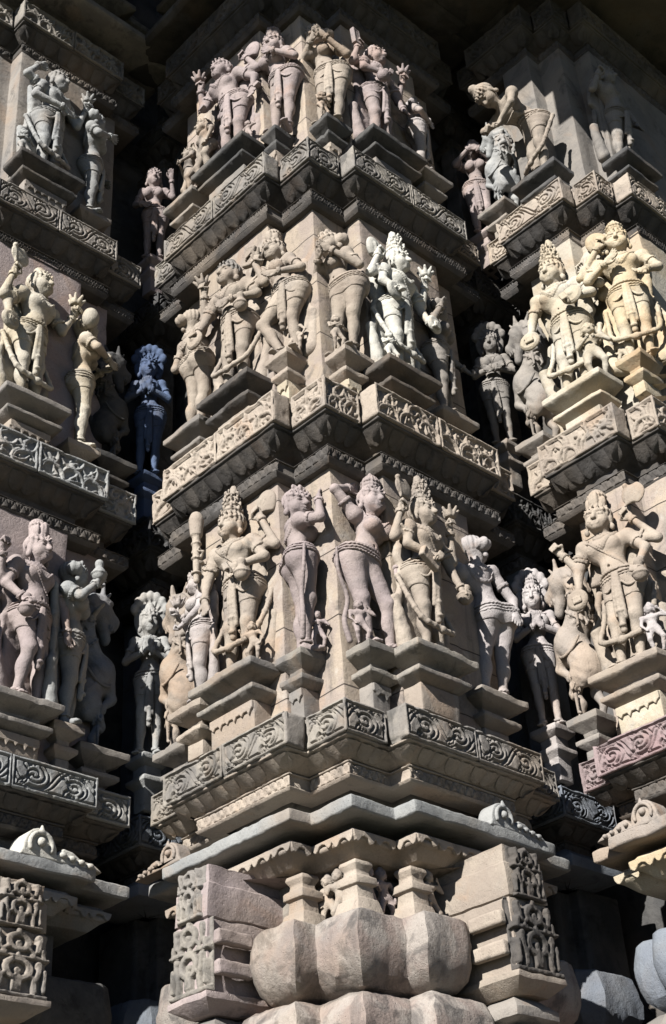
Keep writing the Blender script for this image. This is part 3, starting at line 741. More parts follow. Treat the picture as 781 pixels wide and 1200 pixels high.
def pat_shrine(u, v, W, H, seed=0):
    """little shrine front: horseshoe arches one above the other, side pillars and small figures, cut deep"""
    x = (u - W / 2) / W; y = v / H; d = np.full(u.shape, 9.0); hole = np.zeros(u.shape)
    def dd(q):
        nonlocal d; d = np.minimum(d, q)
    def seg(ax, ay, bx, by, r):
        L2 = (bx - ax) ** 2 + (by - ay) ** 2 + 1e-9; t = np.clip(((x - ax) * (bx - ax) + (y - ay) * (by - ay)) / L2, 0, 1); dd(np.hypot((x - ax - t * (bx - ax)), (y - ay - t * (by - ay))) - r)
    for cy, R in ((.80, .15), (.40, .19)):
        q = np.hypot(x, (y - cy) * 1.35); dd(np.abs(q - R) - .055); seg(0, cy + R * .7, 0, cy + R * .7 + .09, .035)
        dd(np.hypot(x, (y - cy + .03) * 1.2) - .062)
        for s in (-1, 1): seg(s * R, cy - .08, s * (R + .10), cy - .14, .035); seg(s * .30, cy - .10, s * .34, cy + .06, .045); dd(np.hypot(x - s * .33, y - cy - .10) - .055)
    for s in (-1, 1):
        seg(s * .42, .12, s * .42, .40, .035); seg(s * .28, .10, s * .26, .24, .045); dd(np.hypot(x - s * .27, y - .28) - .04); seg(s * .40, .60, s * .38, .70, .04); seg(s * .2, .62, s * .42, .58, .028)
    dd(np.maximum(np.abs(x) - .09, np.abs(y - .16) - .09)); dd(np.hypot(x, y - .25) - .09)
    dd(y - .065); dd(np.abs(y - .585) - .022)
    return -(sstep(-.012, .018, d))
PAT = dict(scroll=pat_scroll, foliage=pat_foliage, teeth=pat_teeth, lattice=pat_lattice, plain=pat_plain, shrine=pat_shrine)

def relief(name, o, along, W, H, out, pat, depth, mat, parent, res=.0034, seed=0, thick=.014, mitre=True, wear=.0016, outline=None):
    """a carved slab: lower left corner o, running along `along`, facing `out`"""
    o = np.asarray(o, float); al = np.asarray(along, float); ou = np.asarray(out, float)
    nu = max(3, int(W / res)); nv = max(3, int(H / res)); u, v = np.meshgrid(np.linspace(0, W, nu), np.linspace(0, H, nv))
    h = PAT[pat](u, v, W, H, seed) * depth
    P3 = np.stack([u + seed * 3.7, v, 0 * u + seed], -1).reshape(-1, 3)
    h = h + (wear * (vnoise(P3, 22, seed) + .8 * vnoise(P3, 70, seed + 1))).reshape(h.shape)
    e = np.minimum(np.minimum(u, W - u), np.minimum(v, H - v)); nz = vnoise(P3, 28, seed + 9).reshape(h.shape); h = h - .004 * sstep(.005, 0, e) * (1 + .6 * nz) - .009 * sstep(.014, .002, e) * sstep(.30, .75, nz) - .006 * sstep(.45, .85, vnoise(P3, 11, seed + 3).reshape(h.shape))
    V = o + u[..., None] * al + v[..., None] * np.array([0, 0, 1.0]) + h[..., None] * ou
    V = V.reshape(-1, 3); F = []
    i = np.arange(nu * nv).reshape(nv, nu)
    F = np.stack([i[:-1, :-1], i[:-1, 1:], i[1:, 1:], i[1:, :-1]], -1).reshape(-1, 4)
    rim = np.concatenate([i[0, :], i[1:, -1], i[-1, -2::-1], i[-2:0:-1, 0]]); m = len(rim)
    B = V[rim].copy(); ur = u.ravel()[rim]; B -= ou * (thick + h.ravel()[rim])[:, None]
    if mitre: B += al * (np.clip(1 - ur / thick, 0, 1) * thick - np.clip(1 - (W - ur) / thick, 0, 1) * thick)[:, None]
    k = np.arange(m); base = len(V); V = np.concatenate([V, B])
    S = np.stack([rim[k], base + k, base + (k + 1) % m, rim[(k + 1) % m]], -1)
    F = np.concatenate([F, S])
    a, b, c = V[F[0, 0]], V[F[0, 1]], V[F[0, 2]]
    if np.cross(b - a, c - a) @ ou < 0: F = F[:, ::-1]
    ob = mesh_from(name, V, F, mat, parent)
    return ob

def edges_of(poly):
    for i in range(len(poly) - 1):
        (x0, y0), (x1, y1) = poly[i], poly[i + 1]; L = math.hypot(x1 - x0, y1 - y0)
        al = ((x1 - x0) / L, (y1 - y0) / L, 0); ou = (al[1], -al[0], 0)
        yield i, np.array([x0, y0, 0.0]), np.array(al), np.array(ou), L

def leaf_course(poly, w0, z0, w1, z1, mat, parent, pitch=.052, which=None, seed=0):
    """row of lotus leaves under a frieze, each a curved tongue hugging the moulding"""
    V = []; F = []
    q0 = offset_poly(poly, w0)
    for i, o, al, ou, L in edges_of(q0):
        if L < .06 or (which is not None and i not in which): continue
        n = max(1, int(round(L / pitch))); p = L / n
        for k in range(n):
            b = len(V); nu, nv = 7, 6
            for a in range(nv):
                t = a / (nv - 1)
                for c in range(nu):
                    s = c / (nu - 1) * 2 - 1; wd = .485 * p * math.sqrt(max(0.02, 1 - .9 * t ** 5))
                    bul = .0085 * (1 - s * s) ** .6 * (1 - .25 * t) + .003; rib = .0025 * (abs(s) < .2)
                    w = (w1 - w0) * t; z = z0 + (z1 - z0) * t
                    dn = np.array([0, 0, -1]) * .75; q = o + al * ((k + .5) * p + s * wd + .010 * t * (1 if k % 2 else -1)) - ou * (w - bul * .75 - rib) + np.array([0, 0, z - bul * .55 + rib * .5])
                    V.append(q)
            for a in range(nv - 1):
                for c in range(nu - 1): F.append((b + a * nu + c, b + a * nu + c + 1, b + (a + 1) * nu + c + 1, b + (a + 1) * nu + c))
    if V: return mesh_from('leaf_course', V, np.array(F), mat, parent, smooth=True)

def extrude_outline(name, pts, o, al, ou, thick, mat, parent, bevel=.006):
    """an outline (along, up) cut from a slab `thick` deep that stands with its face at o"""
    o = np.asarray(o, float); al = np.asarray(al, float); ou = np.asarray(ou, float); n = len(pts)
    V = [o + al * a + np.array([0, 0, z]) for a, z in pts] + [o - ou * thick + al * a + np.array([0, 0, z]) for a, z in pts]
    F = [tuple(range(n)), tuple(range(2 * n - 1, n - 1, -1))] + [(i, i + n, (i + 1) % n + n, (i + 1) % n) for i in range(n)]
    ob = mesh_from(name, V, F, mat, parent)
    me = ob.data
    import bmesh
    bm = bmesh.new(); bm.from_mesh(me); bmesh.ops.recalc_face_normals(bm, faces=bm.faces); bm.to_mesh(me); bm.free()
    if bevel:
        b = ob.modifiers.new('worn_edges', 'BEVEL'); b.width = bevel; b.segments = 2; b.limit_method = 'ANGLE'; b.angle_limit = math.radians(40)
    return ob

def dormer(o, al, ou, mat, parent, s=1.0, tail=1, thick=.07):
    """horseshoe hump with a tapering tail, on the edge of an eave"""
    k = []
    for a in np.linspace(PI, 0, 12): k.append((.062 * math.cos(a), .018 + .075 * math.sin(a)))
    pts = [(-.075, -.004)] + k + [(.085, .045), (.12, .040), (.15, .022), (.20, .016), (.235, -.004)]
    pts = [(x * s * tail, z * s) for x, z in pts]
    d = extrude_outline('dormer_ornament', pts, o, al, ou, thick * s, mat, parent)
    c = np.asarray(o, float) - np.asarray(ou) * .0005 + np.array([0, 0, .040 * s])
    P = []; al_ = np.asarray(al) * tail; up = np.array([0, 0, 1.0]); ou_ = np.asarray(ou) * .004
    arch = [c + ou_ + al_ * .040 * s * math.cos(t) + up * (.040 * s * math.sin(t) - .004) for t in np.linspace(-.35, PI + .35, 12)]
    P += [(pr, .003, False) for pr, _, _ in tube(arch, .0075 * s)]
    P.append((ell(c + ou_ + up * .006 * s, (.015 * s,) * 3), .004, False)); P.append((cone(c + ou_ + up * .040 * s, c + ou_ + up * .056 * s, .010 * s, .005 * s), .004, False))
    for k in range(4): q = c + ou_ + al_ * (.082 + .034 * k) * s - up * (.016 + .005 * k) * s; P.append((ell(q - up * .004, (.014 * s, .010 * s, .010 * s)), .003, False))
    carved('arch_relief', carve(P, .004), mat, d)
    return d

def bracket(parent, face, c, along0, along1, wall, front, ztop, mat, matf=None, drop=.25, fringe=True, seed=0):
    """stepped stone bracket under a statue: a slab, a smaller slab and a fringed block, growing out of the wall.
    face 'L' looks to -x (runs along y), 'R' looks to -y (runs along x)"""
    e = bpy.data.objects.new('bracket', None); COL.objects.link(e); e.parent = parent; e.empty_display_size = .05
    def poly(ins_s, ins_f):
        a0, a1 = along0 + ins_s, along1 - ins_s; f = front + ins_f
        if face == 'L': return [(wall, a1), (f, a1), (f, a0), (wall, a0)]
        return [(a0, wall), (a0, f), (a1, f), (a1, wall)]
    z = ztop; W = wall - front; ins = min(.27 * (along1 - along0), .062)
    big = [(W * .98, z - .001), (.004, z), (0, z - .004), (0, z - .028), (.006, z - .034), (ins * 1.05, z - .062), (ins * 1.1, z - .090), (W * .98, z - .091)]
    sweep('top_slab', poly(0, 0), big, mat, e, .018, .0028, .003, seed)
    z2 = z - .092; s = [(W * .95, z2 + .006), (ins * .42 + .012, z2 + .004), (ins * .42, z2 - .004), (ins * .42, z2 - .018), (ins * .46, z2 - .022), (ins * 1.25, z2 - .048), (W * .95, z2 - .049)]
    sweep('lower_slab', poly(0, 0), s, mat, e, .018, .0028, .003, seed + 1)
    z3 = z2 - .051; h = drop - (z - z3) ; h = max(.05, h)
    s = [(W * .9, z3 + .006), (ins * 1.05, z3 + .004), (ins * 1.05, z3 - h), (W * .9, z3 - h - .001)]
    sweep('foot_block', poly(0, 0), s, matf or mat, e, .03, .002, .004, seed + 2)
    if fringe:
        a0, a1 = along0 + ins * 1.05, along1 - ins * 1.05; f = front + ins * 1.05 - .010; n = max(2, int((a1 - a0) / .038)); p = (a1 - a0) / n; P = []
        pts = [(0, 0), (0, -.030)]
        for k in range(n): pts += [(p * (k + .25), -.036), (p * (k + .5), -.054 if k % 2 else -.048), (p * (k + .75), -.036)]
        pts += [(a1 - a0, -.030), (a1 - a0, 0)]
        if face == 'L': extrude_outline('fringe', pts, (f, a1, z3 + .001), (0, -1, 0), (-1, 0, 0), .012, matf or mat, e, .003)
        else: extrude_outline('fringe', pts, (a0, f, z3 + .001), (1, 0, 0), (0, -1, 0), .012, matf or mat, e, .003)
    return e

def part(name, parent):
    e = bpy.data.objects.new(name, None); COL.objects.link(e); e.parent = parent; e.empty_display_size = .05; return e

def pier_poly(A, s, d, Ll, Lr, e=.077, el=.18, back=.75):
    """redented plan: long left face, three stepped corners, long right face, with a shallower step at each end. e: depth of the end step, el: its length"""
    ax, ay = A
    return [(ax - d + e + back, ay + s + Ll + el), (ax - d + e, ay + s + Ll + el), (ax - d + e, ay + s + Ll), (ax - d, ay + s + Ll), (ax - d, ay + s), (ax, ay + s), (ax, ay),
            (ax + s, ay), (ax + s, ay - d), (ax + s + Lr, ay - d), (ax + s + Lr, ay - d + e), (ax + s + Lr + el, ay - d + e), (ax + s + Lr + el, ay - d + e + back)]

def frieze(pier, poly, z, h, pat, mat, seed=0, edges=(1, 3, 5, 6, 8, 10), mats=None, lower='tall', under=None, split=True):
    """one storey's carved band with the mouldings under it"""
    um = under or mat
    b = sweep('frieze_band', poly, [(.15, z - .0015), (.0165, z - .001), (.0165, z - h + .001), (.13, z - h + .001)], mat, pier, .06, .0, 0)
    for i, o, al, ou, L in edges_of(poly):
        if i in (0, len(poly) - 2): continue
        m = (mats or {}).get(i, mat)
        if i in edges:
            n = 2 if (split and L > .55) else 1
            for k in range(n):
                relief('carved_panel', o + al * (L * k / n) + np.array([0, 0, z - h]), al, L / n - (.0015 if n > 1 else 0), h, ou, pat, .0150 if pat == 'scroll' else .0155, m, b, seed=seed * 20 + i * 2 + k, res=.0027)
        else:
            relief('plain_panel', o + np.array([0, 0, z - h]), al, L, h, ou, 'plain', .01, m, b, seed=seed * 20 + i, res=.008)
    zb = z - h
    if lower == 'tall':                                  # above a storey of statues
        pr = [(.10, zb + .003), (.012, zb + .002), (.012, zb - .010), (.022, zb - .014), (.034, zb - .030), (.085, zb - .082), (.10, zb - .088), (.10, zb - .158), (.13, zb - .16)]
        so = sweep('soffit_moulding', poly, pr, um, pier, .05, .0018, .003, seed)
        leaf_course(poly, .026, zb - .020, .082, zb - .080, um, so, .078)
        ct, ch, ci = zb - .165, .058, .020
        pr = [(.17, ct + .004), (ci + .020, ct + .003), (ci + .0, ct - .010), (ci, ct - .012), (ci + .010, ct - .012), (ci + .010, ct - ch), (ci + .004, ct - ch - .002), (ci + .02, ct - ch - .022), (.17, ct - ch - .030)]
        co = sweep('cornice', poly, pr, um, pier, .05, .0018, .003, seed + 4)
        cpat = 'lattice' if seed % 2 == 0 else 'teeth'
    else:
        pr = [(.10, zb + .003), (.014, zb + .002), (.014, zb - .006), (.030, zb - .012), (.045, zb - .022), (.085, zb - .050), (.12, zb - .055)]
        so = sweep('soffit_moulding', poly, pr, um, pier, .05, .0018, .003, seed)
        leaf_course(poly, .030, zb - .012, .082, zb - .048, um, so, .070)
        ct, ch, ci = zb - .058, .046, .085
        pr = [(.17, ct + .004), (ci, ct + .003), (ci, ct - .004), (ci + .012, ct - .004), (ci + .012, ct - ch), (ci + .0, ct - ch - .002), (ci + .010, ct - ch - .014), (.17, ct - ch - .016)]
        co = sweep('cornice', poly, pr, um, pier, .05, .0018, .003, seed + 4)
        cpat = 'teeth'
    q = offset_poly(poly, ci + (.001 if lower == 'tall' else .003))
    for i, o, al, ou, L in edges_of(q):
        if i in (0, len(poly) - 2) or L < .06: continue
        if i not in edges: continue
        relief('tooth_course', o + np.array([0, 0, ct - ch + .001]), al, L, ch - .013 if lower == 'tall' else ch - .006, ou, cpat, .0085, um, co, res=.0036, seed=seed * 30 + i, thick=.009, wear=.0009)
    return ct - ch - .03

def statue_wall(pier, poly, z0, z1, mat, inset=.12, seed=0):
    return sweep('statue_wall', poly, [(inset, z0), (inset, z1)], mat, pier, .05, .003, .004, seed)

def base_mouldings(pier, poly, A, s, d, mats, z=0.0, dorm=True, seed=0):
    m_e, m_f, m_w = mats
    pr = [(.20, z - .328), (.115, z - .332), (.012, z - .354), (.0, z - .362), (.0, z - .400), (.008, z - .406), (.07, z - .402), (.20, z - .405)]
    ev = sweep('eave', poly, pr, m_e, pier, .02, .0032, .003, seed)
    pr = [(.25, z - .41), (.115, z - .424), (.075, z - .436), (.056, z - .458), (.050, z - .478), (.056, z - .486), (.068, z - .490), (.105, z - .522), (.26, z - .530)]
    fc = sweep('fringed_cornice', poly, pr, m_f, pier, .04, .003, .004, seed + 1)
    q = offset_poly(poly, .045)
    for i, o, al, ou, L in edges_of(q):
        if i in (0, len(poly) - 2) or L < .07: continue
        n = max(1, int(round(L / .105))); p = L / n; pts = [(0, .004)]
        for k in range(n):
            for t, zz in ((.03, -.014), (.10, -.026), (.19, -.031), (.27, -.024), (.36, -.012), (.5, -.008), (.64, -.012), (.73, -.024), (.81, -.031), (.90, -.026), (.97, -.014)): pts.append((p * (k + t), zz + .004 * ((k * 7 + i) % 3 - 1)))
        pts += [(L, .004)]
        for k in range(n, 0, -1): pts += [(p * (k - .5), .006)]
        extrude_outline('fringe', pts, o + ou * .004 + np.array([0, 0, z - .462]), al, ou, .016, m_f, fc, .003)
    sweep('niche_wall', poly, [(.27, z - .50), (.27, z - .76)], m_w, pier, .05, .003, 0, seed + 2)
    return ev

def pots(pier, poly, prof, mat, seed=0, name='pot_moulding'):
    return sweep(name, poly, prof, mat, pier, .020, .0058, .009, seed, 3)

def round_corner(poly, idx, r, n=6):
    out = []
    for i, p in enumerate(poly):
        if i not in idx: out.append(p); continue
        a = np.array(poly[i - 1], float) - p; b = np.array(poly[i + 1], float) - p; a /= np.linalg.norm(a); b /= np.linalg.norm(b); p = np.array(p, float)
        c = p + (a + b) * r
        for k in range(n + 1):
            t = k / n * PI / 2; out.append(tuple(c - b * r * math.cos(t) - a * r * math.sin(t)))
    return out

def niche_block(pier, face, front, back, a0, a1, z0, z1, mat, mat_side, seed=0):
    """projecting block carved as a little shrine front; plain worn flanks with two slots"""
    def poly(f0, b0, lo, hi):
        if face == 'L': return [(b0, hi), (f0, hi), (f0, lo), (b0, lo)]
        return [(lo, b0), (lo, f0), (hi, f0), (hi, b0)]
    e = part('niche_block', pier); zm = z0 + (z1 - z0) * .60; W = back - front
    ws = .018
    pr = [(W * .99, z1 - .03), (.10, z1 - .02), (.030, z1 - .004), (ws + .012, z1), (ws + .012, z1 - .06), (ws, z1 - .07), (ws, zm + .004), (ws + .010, zm), (ws, zm - .006), (ws, z0 + .03), (.0, z0 + .025), (.0, z0 + .006), (.05, z0 - .03), (W * .95, z0 - .035)]
    sweep('block', poly(front, back, a0, a1), pr, mat_side, e, .03, .004, .005, seed)
    for (za, zb, ins, sd) in ((zm + .003, z1 + .0, .040, 1), (z0 + .028, zm - .003, .006, 2)):
        lo, hi = a0 + ins, a1 - ins; H = zb - za
        pt = 'shrine'
        if face == 'L': relief('carved_front', (front, hi, za), (0, -1, 0), hi - lo, H, (-1, 0, 0), pt, .026, mat, e, res=.0034, seed=seed + sd, thick=.034, mitre=False, wear=.003)
        else: relief('carved_front', (lo, front, za), (1, 0, 0), hi - lo, H, (0, -1, 0), pt, .026, mat, e, res=.0034, seed=seed + sd, thick=.034, mitre=False, wear=.003)
    # slotted ledges on the flank towards the corner
    for zz in (z0 + .10, z0 + .20):
        if face == 'L': v = [(front + .03, a0 - .012, zz), (front + .17, a0 - .012, zz)]
        else: v = [(a0 - .012, front + .03, zz), (a0 - .012, front + .17, zz)]
        c = (np.array(v[0]) + v[1]) / 2; hx = .075
        P = [(rbox(c, (hx, .016, .024) if face == 'L' else (.016, hx, .024), None, .006), .003, False)]
        carved('ledge', carve(P, .006), mat_side, e, 1, .001)
    return e
# ------------------------------------------------------------------ the three piers
SH = .09
def center_poly(k):
    t = .055 * k; return pier_poly((t, t), .203, .097, (.702, .745, .775, .80)[k], (.737, .76, .785, .80)[k])
def left_poly(k):  return pier_poly((-1.234 + SH * k, 1.152 + SH * k), .203, .097, .35, (.75, .72, .69, .66)[k], el=.205)
def right_poly(k): return pier_poly((1.147 + SH * k, -.81 + SH * k), .14, .097, .42, 2.2, el=.13, back=1.6)
ZT = (0.0, 1.5, 3.0, 4.5); HB = (.125, .16, .142, .15)
PATS = ('scroll', 'foliage', 'scroll', 'foliage')

def build_pier(t, polyf, mats, panel_mats, sd, eave_mats, over=.12):
    for k in range(4):
        p = polyf(k); lo = 'low' if k == 0 else 'tall'
        frieze(t, p, ZT[k], HB[k], PATS[k], mats[k][0], seed=sd + k, mats=panel_mats.get(k), lower=lo, under=mats[k][1])
        z1 = ZT[k] + (1.5 - HB[min(k + 1, 3)] - .215 if k < 3 else .25)
        statue_wall(t, p, ZT[k] - .002, z1, mats[k][2], seed=sd + k)
    q = polyf(3)
    for z0, z1, k in ((-1.3, 1.35, 0), (1.35, 2.85, 1), (2.85, 4.75, 2)): sweep('core', polyf(k), [(.195, z0), (.195, z1), (.5, z1 + .01)], mats[0][0], t, .3, 0, 0)
    sweep('upper_eave', q, [(.2, 4.66), (-over + .03, 4.62), (-over, 4.63), (-over, 4.67), (.0, 4.69), (.2, 4.69)], mats[3][0], t, .08, .003, .004, sd)
    for i, (zz, ov) in enumerate(((4.72, .0), (4.84, .05), (4.98, -.04), (5.12, .03))):
        sweep('stacked_moulding', q, [(.14, zz + .03), (ov + .02, zz + .022), (ov, zz + .012), (ov, zz - .03), (ov + .02, zz - .04), (ov + .09, zz - .075), (.14, zz - .08)], mats[3][0], t, .06, .003, .004, sd + i)
    sweep('upper_wall', q, [(.15, 4.85), (.15, 5.6), (.35, 5.65), (.35, 7.2)], mats[3][0], t, .25, .003, 0, sd)
    p = polyf(0)
    base_mouldings(t, p, None, 0, 0, eave_mats, 0.0, seed=sd)
    sweep('plinth', offset_poly(p, .06), [(.10, -1.19), (.02, -1.2), (.02, -1.5), (-.12, -1.55), (-.12, -1.9), (-.35, -2.0), (-.35, -3.9)], mats[0][0], t, .12, .003, .006, sd)
    return p

POT = [(.20, -.728), (.018, -.734), (.006, -.744), (-.006, -.790), (-.013, -.842), (-.006, -.892), (.014, -.932), (.05, -.964), (.11, -.985), (.20, -.99)]
LOW = [(.20, -.978), (.05, -.982), (.012, -1.004), (-.014, -1.05), (-.018, -1.12), (-.004, -1.19), (.10, -1.215)]

# --- centre
pc = thing('temple_pier', 'sunlit stepped corner pier of carved sandstone carrying three storeys of statues', 'temple pier', (0, 0, 0), group='temple piers')
mC = [(M['band'], M['buff'], M['wall']), (M['buff'], M['soot_shade'], M['wall']), (M['band'], M['soot_shade'], M['wall']), (M['soot_shade'], M['soot_shade'], M['wall'])]
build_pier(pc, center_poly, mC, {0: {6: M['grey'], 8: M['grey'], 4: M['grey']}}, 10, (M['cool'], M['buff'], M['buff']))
dormer((-.098, .86, -.36), (0, 1, 0), (-1, 0, 0), M['tan'], pc, .9, 1)
dormer((.66, -.098, -.36), (1, 0, 0), (0, -1, 0), M['cool'], pc, 1.0, 1)
pp = [(.34, .455), (-.097, .455), (-.097, .203), (0, .203), (0, 0), (.203, 0), (.203, -.097), (.455, -.097), (.455, .34)]
ppr = round_corner(pp, (1, 7), .085)
pots(pc, ppr, POT, M['pot'], 31)
ppl = round_corner([(.34, .50), (-.10, .50), (-.10, .203), (0, .203), (0, 0), (.203, 0), (.203, -.10), (.50, -.10), (.50, .34)], (1, 7), .05)
pots(pc, ppl, LOW, M['pot'], 32, 'base_moulding')
wing = [(.40, 1.02), (-.05, 1.02), (-.05, .64), (.3, .64)]
pots(pc, round_corner(wing, (1, 2), .07), [(w, z - .03) for w, z in POT], M['pot'], 33)
wing = [(.64, .3), (.64, -.05), (1.05, -.05), (1.05, .40)]
pots(pc, round_corner(wing, (1, 2), .07), [(w, z - .03) for w, z in POT], M['pot'], 34)
niche_block(pc, 'L', -.25, .16, .452, .665, -.955, -.50, M['band'], M['mauve'], 41)
niche_block(pc, 'R', -.25, .16, .452, .690, -.955, -.50, M['soot_shade'], M['buff'], 43)
stp = [(.2, -.985), (.045, -.990), (.0, -1.03), (.0, -1.06), (.05, -1.075), (.03, -1.085), (-.03, -1.125), (-.03, -1.17), (.10, -1.20), (.2, -1.25)]
sweep('block_base', [(.2, .66), (-.21, .66), (-.21, .47), (.2, .47)], stp, M['grey'], pc, .03, .003, .005, 44)
sweep('block_base', [(.47, .2), (.47, -.21), (.68, -.21), (.68, .2)], stp, M['grey'], pc, .03, .003, .005, 45)
# small pillars of the niche row
for (x, y) in ((.115, .115), (.055, .315), (.315, .055)):
    e = part('niche_pillar', pc)
    def sq(r): return [(x + r, y + r), (x - r, y + r), (x - r, y - r), (x + r, y - r), (x + r, y + r - .002)]
    sweep('shaft', sq(.038), [(.038, -.54), (.0, -.542), (-.004, -.556), (.008, -.575), (.006, -.590), (-.010, -.600), (-.012, -.625), (.002, -.630), (.0, -.670), (-.010, -.675), (-.026, -.735)], M['buff'], e, .03, .002, .003, int(x * 100))

# --- left and right
pl = thing('temple_pier', 'carved pier at the left edge, its figures turned to the right', 'temple pier', group='temple piers')
mL = [(M['cool'], M['soot_shade'], M['mauve']), (M['cool'], M['soot_shade'], M['mauve']), (M['grey'], M['soot_shade'], M['grey']), (M['band'], M['soot_shade'], M['grey'])]
build_pier(pl, left_poly, mL, {}, 50, (M['cool'], M['cool'], M['grey']))
dormer((-.52, 1.053, -.36), (1, 0, 0), (0, -1, 0), M['white'], pl, 1.15, 1, .09)
lp = [(-1.6, 1.35), (-1.6, 1.05), (-.46, 1.05), (-.46, 1.12), (-.13, 1.12), (-.13, 1.6)]
pots(pl, round_corner(lp, (2, 4), .06), POT, M['dark'], 61)
pots(pl, lp, LOW, M['grey'], 62, 'base_moulding')
niche_block(pl, 'R', .90, 1.25, -.80, -.545, -.93, -.515, M['grey'], M['buff'], 63)
shade_plan = [(-1.5, 1.4), (-1.5, -.35), (-.55, -.35), (-.55, 1.4)]
sweep('shade_slab', shade_plan, [(.4, 4.99), (.0, 5.0), (.0, 5.1), (.08, 5.2), (.10, 7.0), (.4, 7.05)], M['dark'], pl, .1, .003, .005, 58)  # unseen slab, added to cast shade on the upper storeys
pr_ = thing('temple_pier', 'carved pier at the right edge with cream and honey coloured deities', 'temple pier', group='temple piers')
mR = [(M['pink'], M['soot_shade'], M['wall']), (M['buff'], M['soot_shade'], M['cream']), (M['buff'], M['soot_shade'], M['grey']), (M['soot_shade'], M['soot_shade'], M['soot_shade'])]  # grey and dark tones in the upper rows stand in for deeper shade
build_pier(pr_, right_poly, mR, {0: {3: M['pink'], 1: M['pink']}}, 70, (M['tan'], M['honey'], M['dark']), 1.15)
dormer((1.052, -.42, -.36), (0, 1, 0), (-1, 0, 0), M['tan'], pr_, .95, 1, .09)
rp = [(1.9, -.215), (1.12, -.215), (1.12, -.34), (1.06, -.34), (1.06, -.74), (1.5, -.74)]
pots(pr_, round_corner(rp, (1, 3, 4), .05), [(w, z + .0) for w, z in POT], M['blue'], 81)
pots(pr_, rp, LOW, M['grey'], 82, 'base_moulding')

shade_plan = [(-.15, -1.0), (-.15, -2.4), (1.35, -2.4), (1.35, -1.0)]
sweep('shade_slab', shade_plan, [(.4, 4.54), (.0, 4.55), (.0, 4.65), (.08, 4.7), (.10, 7.0), (.4, 7.05)], M['dark'], pr_, .1, .003, .005, 59)  # unseen block, added to shade the top of the right pier
sweep('shade_slab', [(1.36, -.86), (-.14, -.86), (-.14, -1.0), (1.36, -1.0)], [(.0, 4.55), (.0, 7.0)], M['dark'], pr_, .1, .003, 0, 59)  # inner face of the same added shading block
# --- the narrow columns that stand in the two recesses, and the walls that close them
def recess(label, wlabel, corner, sd, wallpts, mats):
    t = thing('recess_column', label, 'temple column', group='columns in the recesses')
    for k in range(4):
        x, y = corner[0] + SH * k, corner[1] + SH * k
        p = [(x + .45, y + .34), (x, y + .34), (x, y), (x + .34, y), (x + .34, y + .45)]
        frieze(t, p, ZT[k] - .02, HB[k], PATS[k], mats[k], seed=sd + k, edges=(1, 2), lower='low' if k == 0 else 'tall', under=M['soot_shade'], split=False)
        z1 = ZT[k] + (1.5 - HB[min(k + 1, 3)] - .20 if k < 3 else .6)
        sweep('shaft', p, [(.12, ZT[k] - .022), (.12, z1)], mats[k], t, .06, .003, .004, sd + k)
    x, y = corner
    p = [(x + .45, y + .34), (x, y + .34), (x, y), (x + .34, y), (x + .34, y + .45)]
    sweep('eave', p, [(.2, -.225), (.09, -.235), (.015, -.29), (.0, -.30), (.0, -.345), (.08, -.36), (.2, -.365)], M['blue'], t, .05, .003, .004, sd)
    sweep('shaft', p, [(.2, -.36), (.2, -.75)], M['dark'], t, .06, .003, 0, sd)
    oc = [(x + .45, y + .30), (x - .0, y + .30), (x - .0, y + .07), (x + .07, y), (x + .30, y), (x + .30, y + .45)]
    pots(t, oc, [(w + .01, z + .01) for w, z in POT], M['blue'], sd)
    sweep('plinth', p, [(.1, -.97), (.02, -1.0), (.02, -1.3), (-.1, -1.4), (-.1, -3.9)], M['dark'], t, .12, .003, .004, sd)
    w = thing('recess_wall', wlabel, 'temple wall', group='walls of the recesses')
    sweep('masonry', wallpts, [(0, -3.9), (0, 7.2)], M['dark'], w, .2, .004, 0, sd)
    return t
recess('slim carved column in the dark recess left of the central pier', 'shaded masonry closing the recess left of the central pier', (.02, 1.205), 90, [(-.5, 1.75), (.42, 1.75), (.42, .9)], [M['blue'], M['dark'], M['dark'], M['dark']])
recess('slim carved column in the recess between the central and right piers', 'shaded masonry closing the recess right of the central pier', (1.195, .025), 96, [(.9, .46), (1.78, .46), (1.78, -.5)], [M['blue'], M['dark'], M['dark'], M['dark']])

# ------------------------------------------------------------------ brackets under the statues: parts of their pier
def br(pier, face, a0, a1, wall, front, z, mat, matf=None, drop=.25, fr=True, seed=0): return bracket(pier, face, None, a0, a1, wall, front, z, mat, matf, drop, fr, seed)
br(pc, 'L', .345, .72, .03, -.125, .275, M['band'], M['tan'], .26, True, 1)
br(pc, 'L', .66, .86, .04, -.11, .235, M['buff'], M['buff'], .2, False, 2)
br(pc, 'L', .205, .36, .125, -.005, .288, M['band'], M['grey'], .26, True, 3)
br(pc, 'R', .14, .345, .125, -.005, .276, M['band'], M['grey'], .26, True, 4)
br(pc, 'R', .268, .60, .03, -.125, .275, M['band'], M['buff'], .25, False, 5)
br(pc, 'R', .68, .95, .06, -.06, .235, M['grey'], M['grey'], .22, False, 6)
br(pc, 'L', .385, .725, .085, -.07, 1.690, M['soot_shade'], M['buff'], .18, False, 7)
br(pc, 'L', .74, 1.00, .085, -.045, 1.665, M['grey'], M['grey'], .16, False, 8)
br(pc, 'L', .262, .405, .18, .05, 1.782, M['buff'], M['cream'], .26, True, 9)
br(pc, 'R', .19, .365, .18, .05, 1.735, M['buff'], M['cream'], .22, True, 10)
br(pc, 'R', .33, .655, .085, -.07, 1.680, M['soot_shade'], M['buff'], .17, False, 11)
br(pc, 'R', .69, .93, .085, -.03, 1.610, M['grey'], M['grey'], .11, False, 12)
br(pc, 'L', .43, .83, .14, -.02, 3.230, M['dark'], M['grey'], .22, False, 13)
